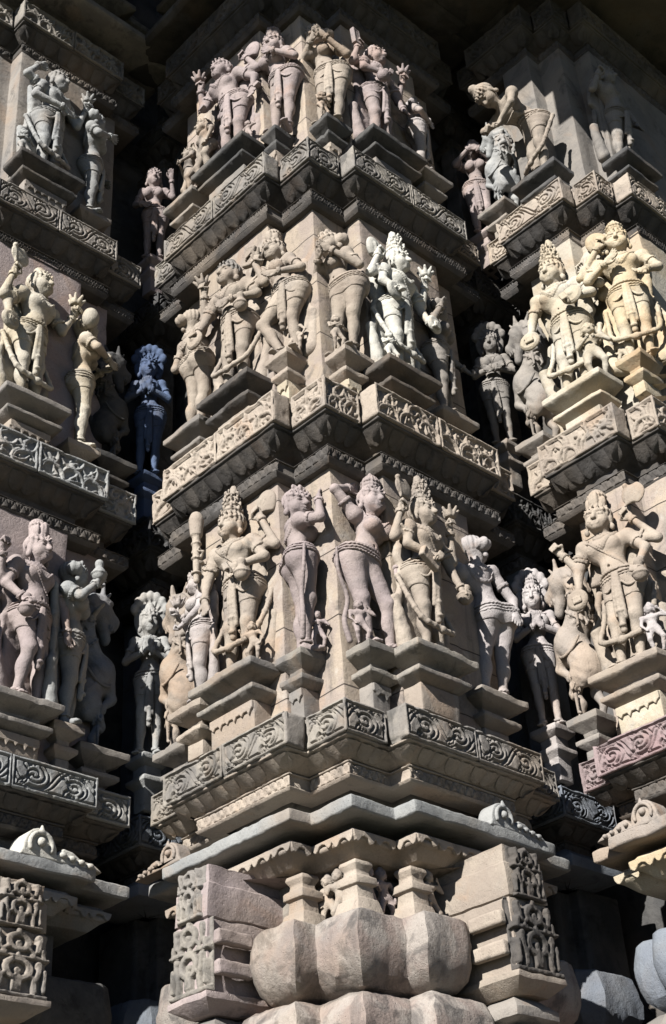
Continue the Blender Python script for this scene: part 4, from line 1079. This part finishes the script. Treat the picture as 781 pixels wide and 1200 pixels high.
br(pc, 'L', .84, 1.08, .14, .0, 3.20, M['grey'], M['grey'], .2, False, 14)
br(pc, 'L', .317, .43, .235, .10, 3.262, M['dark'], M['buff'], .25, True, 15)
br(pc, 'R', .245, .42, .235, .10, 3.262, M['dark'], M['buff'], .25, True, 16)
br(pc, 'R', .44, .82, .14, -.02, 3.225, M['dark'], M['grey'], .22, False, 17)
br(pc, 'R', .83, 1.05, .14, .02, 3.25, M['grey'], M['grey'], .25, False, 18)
br(pl, 'R', -.80, -.47, 1.18, 1.02, .235, M['grey'], M['buff'], .22, True, 21)
br(pl, 'R', -.47, -.33, 1.25, 1.09, .210, M['buff'], M['grey'], .2, False, 22)
br(pl, 'R', -.79, -.46, 1.27, 1.10, 1.700, M['grey'], M['buff'], .19, True, 23)
br(pl, 'R', -.43, -.26, 1.34, 1.17, 1.610, M['buff'], M['grey'], .1, False, 24)
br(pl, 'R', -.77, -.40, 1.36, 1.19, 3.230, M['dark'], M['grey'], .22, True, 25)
br(pl, 'R', -.38, -.19, 1.43, 1.26, 3.150, M['grey'], M['grey'], .14, False, 26)
br(pr_, 'L', -.63, -.30, 1.18, 1.02, .262, M['buff'], M['cream'], .25, True, 31)
br(pr_, 'L', -.575, -.255, 1.27, 1.10, 1.680, M['cream'], M['cream'], .17, True, 32)
br(pr_, 'L', -.735, -.60, 1.36, 1.20, 1.735, M['honey'], M['honey'], .2, False, 33)
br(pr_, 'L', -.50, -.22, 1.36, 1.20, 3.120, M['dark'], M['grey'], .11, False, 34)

# ------------------------------------------------------------------ statues
LR, RR = -PI / 2, 0.0
def st(name, label, cat, x, y, z, face, yaw=0, group=None):
    return thing(name, label, cat, (x, y, z), (LR if face == 'L' else RR) + math.radians(yaw), group)
GD, GF, GA, GB, GN, GM = 'four-armed deity statues', 'female dancer statues', 'attendant statues', 'rearing horned beasts', 'praying figures in the recesses', 'knee-high carved attendants'

# lower storey, centre
s = st('deity_statue', 'tall crowned deity with upright club, left face of the lower storey, central pier', 'statue', -.035, .515, .275, 'L', 8, GD)
figure(s, M['buff'], .86, sex='m', hip=.025, chest=-.012, tilt=.008, head=(-.006, -0.08, .05, .02), crown='kirita', yoga=True, garland=True, seed=1,
       arms=[('L', (-.19, -.03, .53), (-.185, -.06, .655), 'fist', (0, 0, 1)), ('L', (-.165, -.03, .52), (-.125, -.085, .40), 'open', (.25, -.1, -1)), ('R', (.225, .01, .60), (.145, .01, .775), 'fist'), ('R', (.185, -.02, .54), (.085, -.095, .50), 'fist')],
       hold=[('club', (-.185, -.075, .70), (0, .0, 1)), ('fan', (.135, .015, .83), (.15, 0, 1)), ('pot', (.12, -.105, .44), (0, 0, 1))])
s = st('attendant_statue', 'pale attendant in profile behind the left deity of the lower storey, beside a horned beast', 'statue', -.03, .75, .238, 'L', -35, GA)
figure(s, M['pale'], .72, hip=.02, chest=-.01, head=(0, -.4, 0, 0), crown='cap', seed=2, arms=[('L', (-.14, -.05, .54), (-.06, -.12, .60), 'fist'), ('R', (.15, -.02, .54), (.10, -.10, .47), 'fist')], hold=[('lotus', (-.05, -.125, .64), (-.1, 0, 1))], skirt=.26)
s = st('dancer_statue', 'mauve dancer seen from behind with a hand raised to her face', 'statue', .07, .268, .288, 'L', 150, GF)
figure(s, M['mauve'], .87, hip=-.035, chest=.02, tilt=-.012, head=(-.005, -1.15, -.06, .05), crown='bunR', scarf=True, skirt=0, seed=3, hs=1.1,
       arms=[('L', (-.17, -.065, .615), (-.085, -.085, .765), 'open'), ('R', (.145, -.06, .55), (.05, -.11, .60), 'open')], sash=False)
s = st('dancer_statue', 'mauve dancer with one arm bent behind her tall topknot, lower storey', 'statue', .243, .062, .276, 'R', 0, GF)
figure(s, M['mauve'], .855, hip=-.050, chest=.022, tilt=.022, head=(.012, -0.08, .10, 0), crown='jata', scarf=True, skirt=0, seed=4, hs=1.1, sash=False,
       arms=[('L', (-.165, .02, .80), (-.04, .055, .875), 'open'), ('R', (.155, .0, .54), (.125, -.05, .435), 'open', (-.2, -.3, -1))], legs={'L': ((-.075, -.01, .24), (-.035, 0, .028)), 'R': ((.048, -.045, .235), (.085, -.01, .028))})
s = st('deity_statue', 'crowned deity with axe and lotus, right face of the lower storey, central pier', 'statue', .455, -.035, .275, 'R', 5, GD)
figure(s, M['buff'], .825, sex='m', hip=-.02, chest=.01, head=(.004, 0.08, 0, 0), crown='kirita', yoga=True, garland=True, seed=5,
       arms=[('L', (-.215, .0, .57), (-.15, .0, .745), 'fist'), ('L', (-.17, -.04, .53), (-.10, -.105, .475), 'fist'), ('R', (.185, -.03, .58), (.165, -.05, .735), 'fist'), ('R', (.18, -.02, .53), (.175, -.07, .41), 'fist')],
       hold=[('axe', (-.15, -.015, .80), (-.12, 0, 1)), ('lotus', (.165, -.06, .795), (.1, 0, 1)), ('pot', (.18, -.08, .36), (.3, 0, .9)), ('book', (-.115, -.115, .435), (1, 0, -.5))])
s = st('attendant_statue', 'pale dancer with her back turned and arm over her head, lower storey', 'statue', .835, .01, .235, 'R', 165, GA)
figure(s, M['pale'], .86, hip=-.045, chest=.015, tilt=.02, head=(-.01, -1.0, .12, .1), crown='bunL', seed=6, skirt=.385, sash=False,
       arms=[('R', (.17, .0, .74), (.07, -.02, .855), 'open'), ('L', (-.155, .03, .54), (-.125, .075, .44), 'open')])
# middle storey, centre
s = st('attendant_statue', 'buff dancer with her back turned and elbow raised, left end of the middle storey', 'statue', .04, .875, 1.668, 'L', 172, GA)
figure(s, M['buff'], .84, hip=-.035, chest=.015, head=(.01, 1.1, .1, .15), crown='bunR', seed=7, skirt=.36, sash=False,
       arms=[('L', (-.17, .0, .73), (-.06, -.03, .845), 'open'), ('R', (.16, .03, .54), (.19, -.02, .62), 'fist')])
s = st('deity_statue', 'deity with grey head and lotus bud, left face of the middle storey, central pier', 'statue', .02, .565, 1.690, 'L', 6, GD)
figure(s, M['buff'], .88, sex='m', hip=.025, chest=-.01, head=(-.005, -0.08, .03, 0), crown='cap', garland=True, seed=8, hairmat=M['grey'],
       arms=[('L', (-.19, -.02, .59), (-.155, -.055, .715), 'fist'), ('L', (-.18, -.035, .54), (-.175, -.085, .455), 'fist'), ('R', (.225, .0, .60), (.15, .0, .79), 'fist'), ('R', (.185, -.02, .54), (.065, -.10, .525), 'open', (-1, -.1, .0))],
       hold=[('lotus', (-.155, -.06, .765), (-.25, 0, 1)), ('disc', (-.185, -.10, .40), (0, 0, 1)), ('book', (.125, .0, .84), (.35, 0, 1)), ('pot', (.13, -.085, .455), (0, 0, 1))])
s = st('dancer_statue', 'dancer with tall crown and crossed shin holding a small bundle, middle storey', 'statue', .118, .335, 1.782, 'L', 8, GF)
figure(s, M['buff'], .83, hip=.04, chest=-.03, tilt=-.02, head=(-.008, 0.08, -.05, 0), crown='tall', seed=9, skirt=.33, hs=1.1,
       arms=[('L', (-.175, -.01, .545), (-.105, -.075, .675), 'fist'), ('R', (.150, -.02, .555), (.04, -.10, .535), 'open')], legs={'L': ((-.10, -.06, .255), (.0, -.03, .03)), 'R': ((.065, -.02, .245), (.075, .0, .028))},
       hold=[('lotus', (-.105, -.08, .71), (0, 0, 1))])
s = st('dancer_statue', 'dancer turned aside with folded arms and side bun, middle storey', 'statue', .262, .115, 1.735, 'R', -82, GF)
figure(s, M['buff'], .84, hip=.035, chest=-.03, tilt=-.02, head=(-.005, -.15, -.16, .12), crown='bunR', seed=10, skirt=.38, hs=1.12, sash=False, scarf=False,
       arms=[('L', (-.13, -.045, .56), (-.05, -.115, .635), 'open'), ('R', (.135, .0, .555), (.03, -.11, .655), 'open')])
s = st('deity_statue', 'bright cream deity with tall crown, right face of the middle storey, central pier', 'statue', .525, .02, 1.682, 'R', 6, GD)
figure(s, M['white'], .875, sex='m', hip=-.02, chest=.012, head=(.004, 0.18, 0, 0), crown='kirita', garland=True, yoga=True, seed=11,
       arms=[('L', (-.215, .0, .58), (-.135, .0, .755), 'fist'), ('L', (-.17, -.04, .53), (-.145, -.085, .475), 'fist'), ('R', (.18, -.02, .585), (.20, -.04, .72), 'fist'), ('R', (.175, -.02, .53), (.17, -.07, .43), 'fist')],
       hold=[('fan', (-.13, .01, .79), (-.2, 0, 1)), ('disc', (-.15, -.09, .44), (0, 0, 1)), ('lotus', (.205, -.05, .77), (.08, 0, 1)), ('disc', (.18, -.085, .42), (0, 0, 1))])
s = st('attendant_statue', 'grey attendant half in shade with bent arm, right end of the middle storey', 'statue', .815, .06, 1.612, 'R', 28, GA)
figure(s, M['grey'], .83, hip=-.02, chest=.015, head=(.0, .8, 0, .1), crown='bunL', seed=12, skirt=.3, arms=[('R', (.165, -.02, .56), (.215, -.09, .50), 'fist'), ('L', (-.15, -.02, .60), (-.09, -.06, .73), 'open')])
# upper storey, centre
s = st('deity_statue', 'deity leaning with a flower staff, left face of the upper storey, central pier', 'statue', .075, .615, 3.232, 'L', 8, GD)
figure(s, M['mauve'], .88, sex='m', hip=.03, chest=-.035, tilt=-.02, head=(-.01, -0.15, -.08, .05), crown='cap', garland=False, seed=13, skirt=.32,
       arms=[('L', (-.19, -.03, .55), (-.175, -.07, .665), 'fist', (0, 0, 1)), ('R', (.215, .0, .62), (.13, .0, .775), 'fist'), ('L', (-.17, -.04, .53), (-.13, -.09, .45), 'fist'), ('R', (.19, .0, .56), (.185, -.02, .44), 'open')],
       hold=[('lotus', (-.175, -.08, .72), (-.05, 0, 1)), ('fan', (.125, .01, .81), (.2, 0, 1))])
s = st('dancer_statue', 'slim dancer with one arm folded across her chest, upper storey left of the corner', 'statue', .172, .345, 3.262, 'L', 10, GF)
figure(s, M['mauve'], .84, hip=.035, chest=-.02, tilt=-.015, head=(0, 0.08, 0, .02), crown='tall', seed=14, skirt=0, hs=1.1,
       arms=[('L', (-.165, -.01, .555), (-.125, -.055, .47), 'fist'), ('R', (.145, -.03, .555), (.03, -.105, .625), 'open', (-.6, -.1, .6))])
s = st('dancer_statue', 'dancer with tilted head and hands at her chest, upper storey right of the corner', 'statue', .335, .172, 3.262, 'R', -62, GF)
figure(s, M['buff'], .87, hip=.03, chest=-.025, tilt=-.01, head=(-.01, -.2, -.22, .1), crown='bunR', seed=15, skirt=.24, hs=1.12,
       arms=[('L', (-.14, -.04, .56), (-.045, -.11, .66), 'open'), ('R', (.140, -.02, .56), (.04, -.11, .665), 'open')])
s = st('deity_statue', 'deity holding up a tall book, right face of the upper storey', 'statue', .60, .075, 3.227, 'R', 5, GD)
figure(s, M['mauve'], .86, sex='m', hip=-.015, chest=.005, head=(0, 0.12, 0, 0), crown='cap', garland=False, yoga=True, seed=16, skirt=.28,
       arms=[('L', (-.21, .0, .59), (-.16, -.01, .755), 'fist'), ('L', (-.17, -.05, .53), (-.085, -.115, .50), 'fist'), ('R', (.185, -.02, .58), (.20, -.05, .70), 'fist'), ('R', (.18, -.02, .53), (.165, -.06, .42), 'open')],
       hold=[('book', (-.17, -.01, .83), (-.1, 0, 1)), ('pot', (-.09, -.125, .455), (.4, 0, .8)), ('lotus', (.20, -.06, .755), (.2, 0, 1))])
s = st('attendant_statue', 'pale attendant leaning outwards, right end of the upper storey', 'statue', .905, .10, 3.252, 'R', 48, GA)
figure(s, M['pale'], .70, hip=-.03, chest=.03, tilt=.02, head=(.02, .3, .2, .1), crown='bunL', seed=17, skirt=.3, arms=[('R', (.20, -.03, .62), (.24, -.09, .50), 'open'), ('L', (-.13, -.03, .58), (.02, -.11, .62), 'open')])
# left pier
s = st('deity_statue', 'deity with jewelled cap and crossed cord, lower storey of the left pier', 'statue', -.575, 1.115, .236, 'R', 12, GD)
figure(s, M['mauve'], .87, sex='m', hip=-.01, chest=-.01, head=(.008, 0.08, 0, 0), crown='tall', yoga=True, garland=False, seed=21, skirt=.31,
       arms=[('L', (-.175, .0, .545), (-.14, -.075, .46), 'fist'), ('R', (.17, -.02, .545), (.165, -.05, .41), 'open'), ('L', (-.20, .02, .58), (-.23, -.02, .68), 'fist')], hold=[('pot', (-.13, -.09, .40), (0, 0, 1))], legs={'L': ((-.055, -.045, .25), (-.075, .0, .028)), 'R': ((.06, -.0, .245), (.055, .01, .028))})
s = st('attendant_statue', 'shaded slender attendant lifting a round pot, right of the left pier lower deity', 'statue', -.372, 1.165, .211, 'R', 50, GA)
figure(s, M['cool'], .86, hip=.02, chest=-.02, head=(.01, .5, .1, .1), crown='bunL', seed=22, skirt=.3, arms=[('L', (-.14, -.06, .62), (-.06, -.12, .735), 'open'), ('R', (.15, -.02, .57), (.12, -.09, .66), 'open')], hold=[('pot', (-.05, -.13, .79), (0, 0, 1))])
s = st('attendant_statue', 'partly cropped tan attendant at the left picture edge of the lower storey', 'statue', -.835, 1.17, .25, 'R', 20, GA)
figure(s, M['tan'], .82, hip=.02, chest=.0, crown='bunL', seed=23, skirt=.3, arms=[('L', (-.14, -.02, .55), (-.1, -.07, .47), 'open'), ('R', (.17, -.02, .60), (.12, -.07, .70), 'open')])
s = st('deity_statue', 'cream deity lifting a shell and a lotus stem, middle storey of the left pier', 'statue', -.625, 1.205, 1.700, 'R', 12, GD)
figure(s, M['cream'], .90, sex='m', hip=-.015, chest=.015, head=(.0, 0.22, 0, 0), crown='cap', garland=True, seed=24,
       arms=[('L', (-.21, .0, .58), (-.165, -.01, .745), 'fist'), ('L', (-.175, .0, .55), (-.185, -.03, .44), 'fist'), ('R', (.18, -.02, .58), (.21, -.06, .68), 'fist')], hold=[('axe', (-.165, -.02, .80), (-.1, 0, 1)), ('lotus', (.21, -.07, .74), (.2, 0, 1)), ('disc', (-.19, -.045, .40), (0, 0, 1))])
s = st('attendant_statue', 'attendant in profile with a smooth bundle on the shoulder, middle storey, left pier', 'statue', -.325, 1.255, 1.611, 'R', 68, GA)
figure(s, M['cream'], .88, hip=.015, chest=-.01, head=(0, .3, 0, .15), crown='bunL', seed=25, skirt=.36, sash=False, arms=[('L', (-.145, -.05, .60), (-.06, -.13, .60), 'open'), ('R', (.155, -.02, .55), (.05, -.12, .60), 'open')],
       extra=[('bundle', [(ell((-.13, -.01, .80), (.045, .045, .060)), .01, False)])])
s = st('deity_statue', 'pale grey deity with one arm flung above its head, upper storey of the left pier', 'statue', -.555, 1.295, 3.231, 'R', 14, GD)
figure(s, M['cool'], .90, sex='m', hip=-.02, chest=.01, head=(.0, 0.25, .05, 0), crown='cap', garland=True, seed=26, skirt=.34,
       arms=[('L', (-.20, .02, .70), (-.12, .02, .85), 'open', (.6, 0, .5)), ('R', (.17, -.03, .555), (.205, -.06, .70), 'fist'), ('L', (-.165, -.02, .53), (-.02, -.11, .49), 'open', (1, 0, -.1))], hold=[('lotus', (.205, -.07, .75), (.1, 0, 1))])
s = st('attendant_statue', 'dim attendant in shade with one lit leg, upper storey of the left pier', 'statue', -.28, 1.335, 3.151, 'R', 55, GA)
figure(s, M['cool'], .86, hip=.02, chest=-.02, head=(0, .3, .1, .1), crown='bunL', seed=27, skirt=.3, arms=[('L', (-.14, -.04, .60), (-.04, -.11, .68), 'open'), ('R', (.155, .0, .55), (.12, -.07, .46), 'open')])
# right pier
s = st('deity_statue', 'smiling deity with tall crown and axe, lower storey of the right pier', 'statue', 1.115, -.455, .263, 'L', 10, GD)
figure(s, M['buff'], .865, sex='m', hip=.02, chest=-.015, tilt=.01, head=(-.01, 0.12, .04, -.05), crown='tall', garland=True, yoga=True, seed=31, hs=1.12,
       arms=[('R', (.23, .01, .60), (.13, .0, .745), 'fist'), ('R', (.18, -.03, .55), (.15, -.075, .455), 'fist'), ('L', (-.175, -.02, .58), (-.225, -.05, .665), 'fist'), ('L', (-.175, -.02, .54), (-.17, -.06, .425), 'fist')],
       hold=[('axe', (.12, -.005, .80), (.1, 0, 1)), ('pot', (.155, -.09, .39), (0, 0, 1)), ('disc', (-.175, -.075, .39), (0, 0, 1))])
s = st('deity_statue', 'tall cream deity with conical crown and round shield, middle storey, right pier', 'statue', 1.205, -.385, 1.680, 'L', 12, GD)
figure(s, M['cream'], .925, sex='m', hip=.02, chest=-.01, head=(-.005, -0.1, .05, .05), crown='kirita', garland=True, seed=32,
       arms=[('R', (.215, .0, .61), (.15, .02, .74), 'fist'), ('R', (.175, -.03, .55), (.095, -.095, .515), 'fist'), ('L', (-.17, -.01, .54), (-.165, -.06, .42), 'fist')], hold=[('disc', (.10, -.105, .52), (0, 0, 1)), ('disc', (-.17, -.075, .385), (0, 0, 1)), ('fan', (.15, .03, .78), (.2, 0, 1))])
s = st('deity_statue', 'honey coloured deity raising an arm to its ear, beside the tall cream deity', 'statue', 1.305, -.675, 1.735, 'L', 28, GD)
figure(s, M['honey'], .90, sex='m', hip=.0, chest=.0, head=(.005, 0, 0, -.03), crown='jata', garland=True, seed=33, skirt=.33, arms=[('L', (-.21, -.02, .61), (-.10, -.03, .775), 'fist'), ('R', (.175, -.03, .55), (.11, -.09, .50), 'open'), ('L', (-.175, -.04, .56), (-.07, -.10, .60), 'open')], hold=[('fan', (-.10, -.005, .81), (-.4, 0, 1))])
s = st('attendant_statue', 'figure bending far forward on a wide bracket, upper storey of the right pier', 'statue', 1.29, -.36, 3.121, 'L', -25, GA)
figure(s, M['buff'], .86, sex='m', hip=.02, chest=.0, head=(0, -.2, 0, .5), crown='cap', bend=.95, seed=34, skirt=.28, sash=False, garland=True, belts=True, pieces=False, arms=[('L', (-.13, -.26, .48), (-.05, -.28, .40), 'fist'), ('R', (.13, -.20, .47), (.05, -.24, .40), 'fist')])
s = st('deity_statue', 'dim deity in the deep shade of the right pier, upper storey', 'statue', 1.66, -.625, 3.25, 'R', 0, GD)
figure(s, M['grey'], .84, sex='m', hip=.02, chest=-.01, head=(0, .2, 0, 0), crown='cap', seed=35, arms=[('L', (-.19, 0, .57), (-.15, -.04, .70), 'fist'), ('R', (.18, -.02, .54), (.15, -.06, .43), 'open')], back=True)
br(pr_, 'R', 1.54, 1.84, -.56, -.72, 3.25, M['dark'], M['grey'], .22, True, 35)
# recesses
pray = [('L', (-.145, -.035, .545), (-.022, -.105, .575), 'open', (.18, -.1, 1)), ('R', (.145, -.035, .545), (.022, -.105, .575), 'open', (-.18, -.1, 1))]
fold = [('L', (-.145, -.035, .545), (.0, -.105, .555), 'open', (1, -.1, .1)), ('R', (.145, -.035, .545), (.0, -.11, .535), 'open', (-1, -.1, .1))]
def recess_fig(label, x, y, z, H, mat, arms, hood, crown, sd, yaw=-45, roll=0, col=None, skirt=.2):
    s = st('praying_statue', label, 'statue', x, y, z, 'R', yaw, GN); s.scale = (.84, .9, 1)
    figure(s, mat, H, hip=.012 * (1 if sd % 2 else -1), chest=0, head=(0, .15 if sd % 2 else -.1, roll, .05), crown=crown, hood=hood, arms=arms, seed=sd, skirt=skirt, hs=1.1)
    c = .062                                             # little capital under the feet, its corner towards the viewer
    e = thing('statue_capital', 'small moulded capital under the ' + col, 'capital', (x, y, z), 0, 'capitals in the recesses')
    q = [(c * 1.3, c), (-c, c), (-c, -c), (c, -c), (c, c * 1.3)]
    sweep('abacus', q, [(c * .9, -.001), (.004, 0), (-.004, -.006), (-.004, -.028), (.02, -.05), (c * .9, -.051)], mat, e, .03, .003, .003, sd)
    sweep('neck', q, [(c * .8, -.045), (.022, -.047), (.022, -.085), (.0, -.100), (.0, -.118), (.024, -.140), (.024, -.24), (c * .8, -.241)], mat, e, .03, .003, .003, sd + 1)
recess_fig('grey snake-hooded woman with joined palms, lower storey in the left recess', .075, 1.236, .238, .80, M['cool'], pray, True, 'cap', 41, -40, col='snake-hooded woman in the lower left recess')
recess_fig('pale snake-hooded woman with joined palms, lower storey in the right recess', 1.243, .062, .243, .78, M['pale'], pray, True, 'jata', 42, -52, .0, 'snake-hooded woman in the lower right recess')  # lighter stone stands in for sun that does not reach her
recess_fig('snake-hooded woman tinted shade blue, middle storey in the left recess', .130, 1.356, 1.725, .84, M['shade_blue'], pray, True, 'cap', 43, -40, col='shade-blue woman in the middle left recess')
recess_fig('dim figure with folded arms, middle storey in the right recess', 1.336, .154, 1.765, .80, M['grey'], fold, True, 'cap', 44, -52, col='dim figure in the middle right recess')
recess_fig('small woman with hands at her waist, upper storey in the left recess', .215, 1.455, 3.235, .80, M['mauve'], [('L', (-.15, .0, .55), (-.09, -.08, .49), 'open', (1, 0, 0)), ('R', (.16, -.03, .60), (.15, -.08, .72), 'open')], False, 'cap', 45, -40, col='small woman in the upper left recess')
recess_fig('robed figure with both hands before its face, upper storey in the right recess', 1.480, .180, 3.255, .82, M['mauve'], [('L', (-.16, -.06, .66), (-.03, -.115, .74), 'open', (1, 0, .2)), ('R', (.15, -.05, .64), (.03, -.12, .72), 'open', (-.4, 0, 1))], False, 'cap', 46, -52, col='robed figure in the upper right recess', skirt=.08)
# rearing beasts
def bst(label, x, y, z, face, yaw, H, mat, flip, sd, pier, a, wall, front):
    s = st('horned_beast', label, 'statue', x, y, z, face, yaw, GB); beast(s, mat, H, flip=flip, seed=sd); s.scale = (.70, .85, 1)
    br(pier, face, a[0], a[1], wall, front, z, M['grey'] if mat is not M['dark'] else M['dark'], None, .16, False, sd)
bst('tan horned beast with a bulging eye and rider, lower storey left of the club-bearing deity', .05, .965, .172, 'L', -12, .76, M['tan'], 1, 51, pc, (.87, 1.075), .12, -.02)
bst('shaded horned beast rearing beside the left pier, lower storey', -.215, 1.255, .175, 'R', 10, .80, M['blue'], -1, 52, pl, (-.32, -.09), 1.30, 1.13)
bst('buff horned beast with open jaws, lower storey behind the smiling deity', 1.205, -.165, .185, 'L', -12, .76, M['tan'], 1, 53, pr_, (-.25, -.10), 1.27, 1.12)
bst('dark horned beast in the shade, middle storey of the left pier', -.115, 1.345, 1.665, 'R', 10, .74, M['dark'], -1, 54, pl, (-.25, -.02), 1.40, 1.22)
bst('grey horned beast twisting back, middle storey behind the tall cream deity', 1.295, -.105, 1.625, 'L', -12, .78, M['grey'], 1, 55, pr_, (-.165, .0), 1.37, 1.20)
bst('olive grey horned beast with arched neck, upper storey beside the bending figure', 1.385, -.06, 3.205, 'L', -12, .68, M['cool'], 1, 56, pr_, (-.12, .07), 1.45, 1.28)
# knee-high figures
def mn(label, x, y, z, face, H, mat, pose, yaw=0, crown='cap'):
    s = st('small_attendant', label, 'statue', x, y, z, face, yaw, GM); s.scale = (1.3, 1.1, 1); mini(s, mat, H, crown, pose)
mn('tiny crouching attendant right of the mauve back-turned dancer', .085, .195, .288, 'L', .19, M['mauve'], 0, 40)
mn('small attendant at the left foot of the dancer with the topknot', .165, .05, .276, 'R', .21, M['mauve'], 2, -30)
mn('tiny attendant at the left deity right foot, lower storey', -.06, .40, .275, 'L', .20, M['buff'], 1, 20)
mn('tiny attendant by the knee of the dancer with crossed shin', .12, .272, 1.782, 'L', .22, M['buff'], 1, 20)
mn('tiny attendant at the foot of the dancer with folded arms', .20, .095, 1.735, 'R', .20, M['buff'], 0, -20)
mn('tiny kneeling attendant at the feet of the bright cream deity', .405, -.02, 1.680, 'R', .20, M['white'], 0, -20)
mn('attendant waist-high beside the tall cream deity with the shield', 1.19, -.52, 1.680, 'L', .36, M['cream'], 0, 20)
mn('seated attendant at the foot of the honey coloured deity', 1.27, -.612, 1.735, 'L', .20, M['cream'], 2, 0)
mn('tiny pale attendant at the right foot of the smiling deity', 1.09, -.60, .263, 'L', .24, M['pale'], 2, 20)
mn('small round attendant at the left foot of the pale grey deity', -.72, 1.26, 3.231, 'R', .22, M['cool'], 0, 0)
mn('waist-high flute player left of the deity with the flower staff', .06, .80, 3.232, 'L', .50, M['buff'], 1, -20)
mn('small kneeling figure at the far left end of the upper storey', .06, .93, 3.20, 'L', .42, M['buff'], 0, -30)
mn('tiny attendant behind the heel of the deity with the flower staff', .07, .475, 3.232, 'L', .18, M['mauve'], 2, 10)
mn('tiny attendant at the left foot of the dancer with tilted head', .262, .14, 3.262, 'R', .20, M['buff'], 0, 0)
mn('small dancer in the low niche row, just left of the middle pillar', .125, .205, -.735, 'L', .225, M['buff'], 1, 20)
mn('small dancer in the low niche row, beside the left pillar', .13, .262, -.735, 'L', .225, M['buff'], 2, 20)
mn('small standing couple member right of the middle pillar', .185, .125, -.735, 'R', .225, M['mauve'], 0, 0)
mn('small figure beside the right pillar of the low niche row', .245, .12, -.735, 'R', .225, M['mauve'], 1, -10)
mn('small figure beyond the right pillar of the low niche row', .395, .045, -.735, 'R', .225, M['buff'], 2, 0)

# ------------------------------------------------------------------ ground
n = 40; g = np.linspace(-1, 1, n + 1); g = np.sign(g) * np.abs(g) ** 3 * 400
V = np.array([(x, y, -3.9) for y in g for x in g]); F = np.array([(j * (n + 1) + i, j * (n + 1) + i + 1, (j + 1) * (n + 1) + i + 1, (j + 1) * (n + 1) + i) for j in range(n) for i in range(n)])
gm = stone('dry_earth_and_grass', (.055, .06, .030), (.045, .05, .025), (.05, .045, .035), .3)
go = mesh_from('ground', V, F, gm); go['kind'] = 'structure'

# ------------------------------------------------------------------ light and camera
import mathutils
S = mathutils.Vector((-1.70, -.47, 1.04)).normalized()
w = bpy.data.worlds.new('World'); SC.world = w; w.use_nodes = True
nt = w.node_tree; bg = nt.nodes['Background']; sky = nt.nodes.new('ShaderNodeTexSky'); sky.sky_type = 'NISHITA'; sky.sun_disc = False
sky.sun_elevation = math.asin(S.z); sky.sun_rotation = math.atan2(S.x, S.y); sky.air_density = .3; sky.dust_density = .1; sky.ozone_density = 1.0
nt.links.new(sky.outputs[0], bg.inputs[0]); bg.inputs[1].default_value = .05
sl = bpy.data.lights.new('sun', 'SUN'); sl.energy = 5.0; sl.angle = math.radians(.53); sl.color = (1.0, .975, .935)
so = bpy.data.objects.new('sun', sl); COL.objects.link(so); so.rotation_euler = S.to_track_quat('Z', 'Y').to_euler(); so.location = S * 30
cam = bpy.data.cameras.new('camera'); co = bpy.data.objects.new('camera', cam); COL.objects.link(co)
yaw, pit, rol = math.radians(44.87), math.radians(33.74), math.radians(-3.81)
f = mathutils.Vector((math.cos(pit) * math.sin(yaw), math.cos(pit) * math.cos(yaw), math.sin(pit)))
r = mathutils.Vector((math.cos(yaw), -math.sin(yaw), 0)); u = r.cross(f)
r2 = r * math.cos(rol) + u * math.sin(rol); u2 = u * math.cos(rol) - r * math.sin(rol)
co.matrix_world = mathutils.Matrix(((r2.x, u2.x, -f.x, -3.2), (r2.y, u2.y, -f.y, -3.22), (r2.z, u2.z, -f.z, -2.265), (0, 0, 0, 1)))
cam.sensor_fit = 'VERTICAL'; cam.sensor_height = 36; cam.lens = 1705 / 1200 * 36; cam.clip_end = 1500; cam.clip_start = .05
SC.camera = co
SC.view_settings.view_transform = 'Standard'; SC.view_settings.look = 'None'; SC.view_settings.gamma = 1; SC.view_settings.exposure = 1.14
SC.view_settings.use_curve_mapping = False
SC.render.engine = 'CYCLES'
SC.cycles.max_bounces = 6; SC.cycles.diffuse_bounces = 1; SC.cycles.glossy_bounces = 1
SC.cycles.use_denoising = True
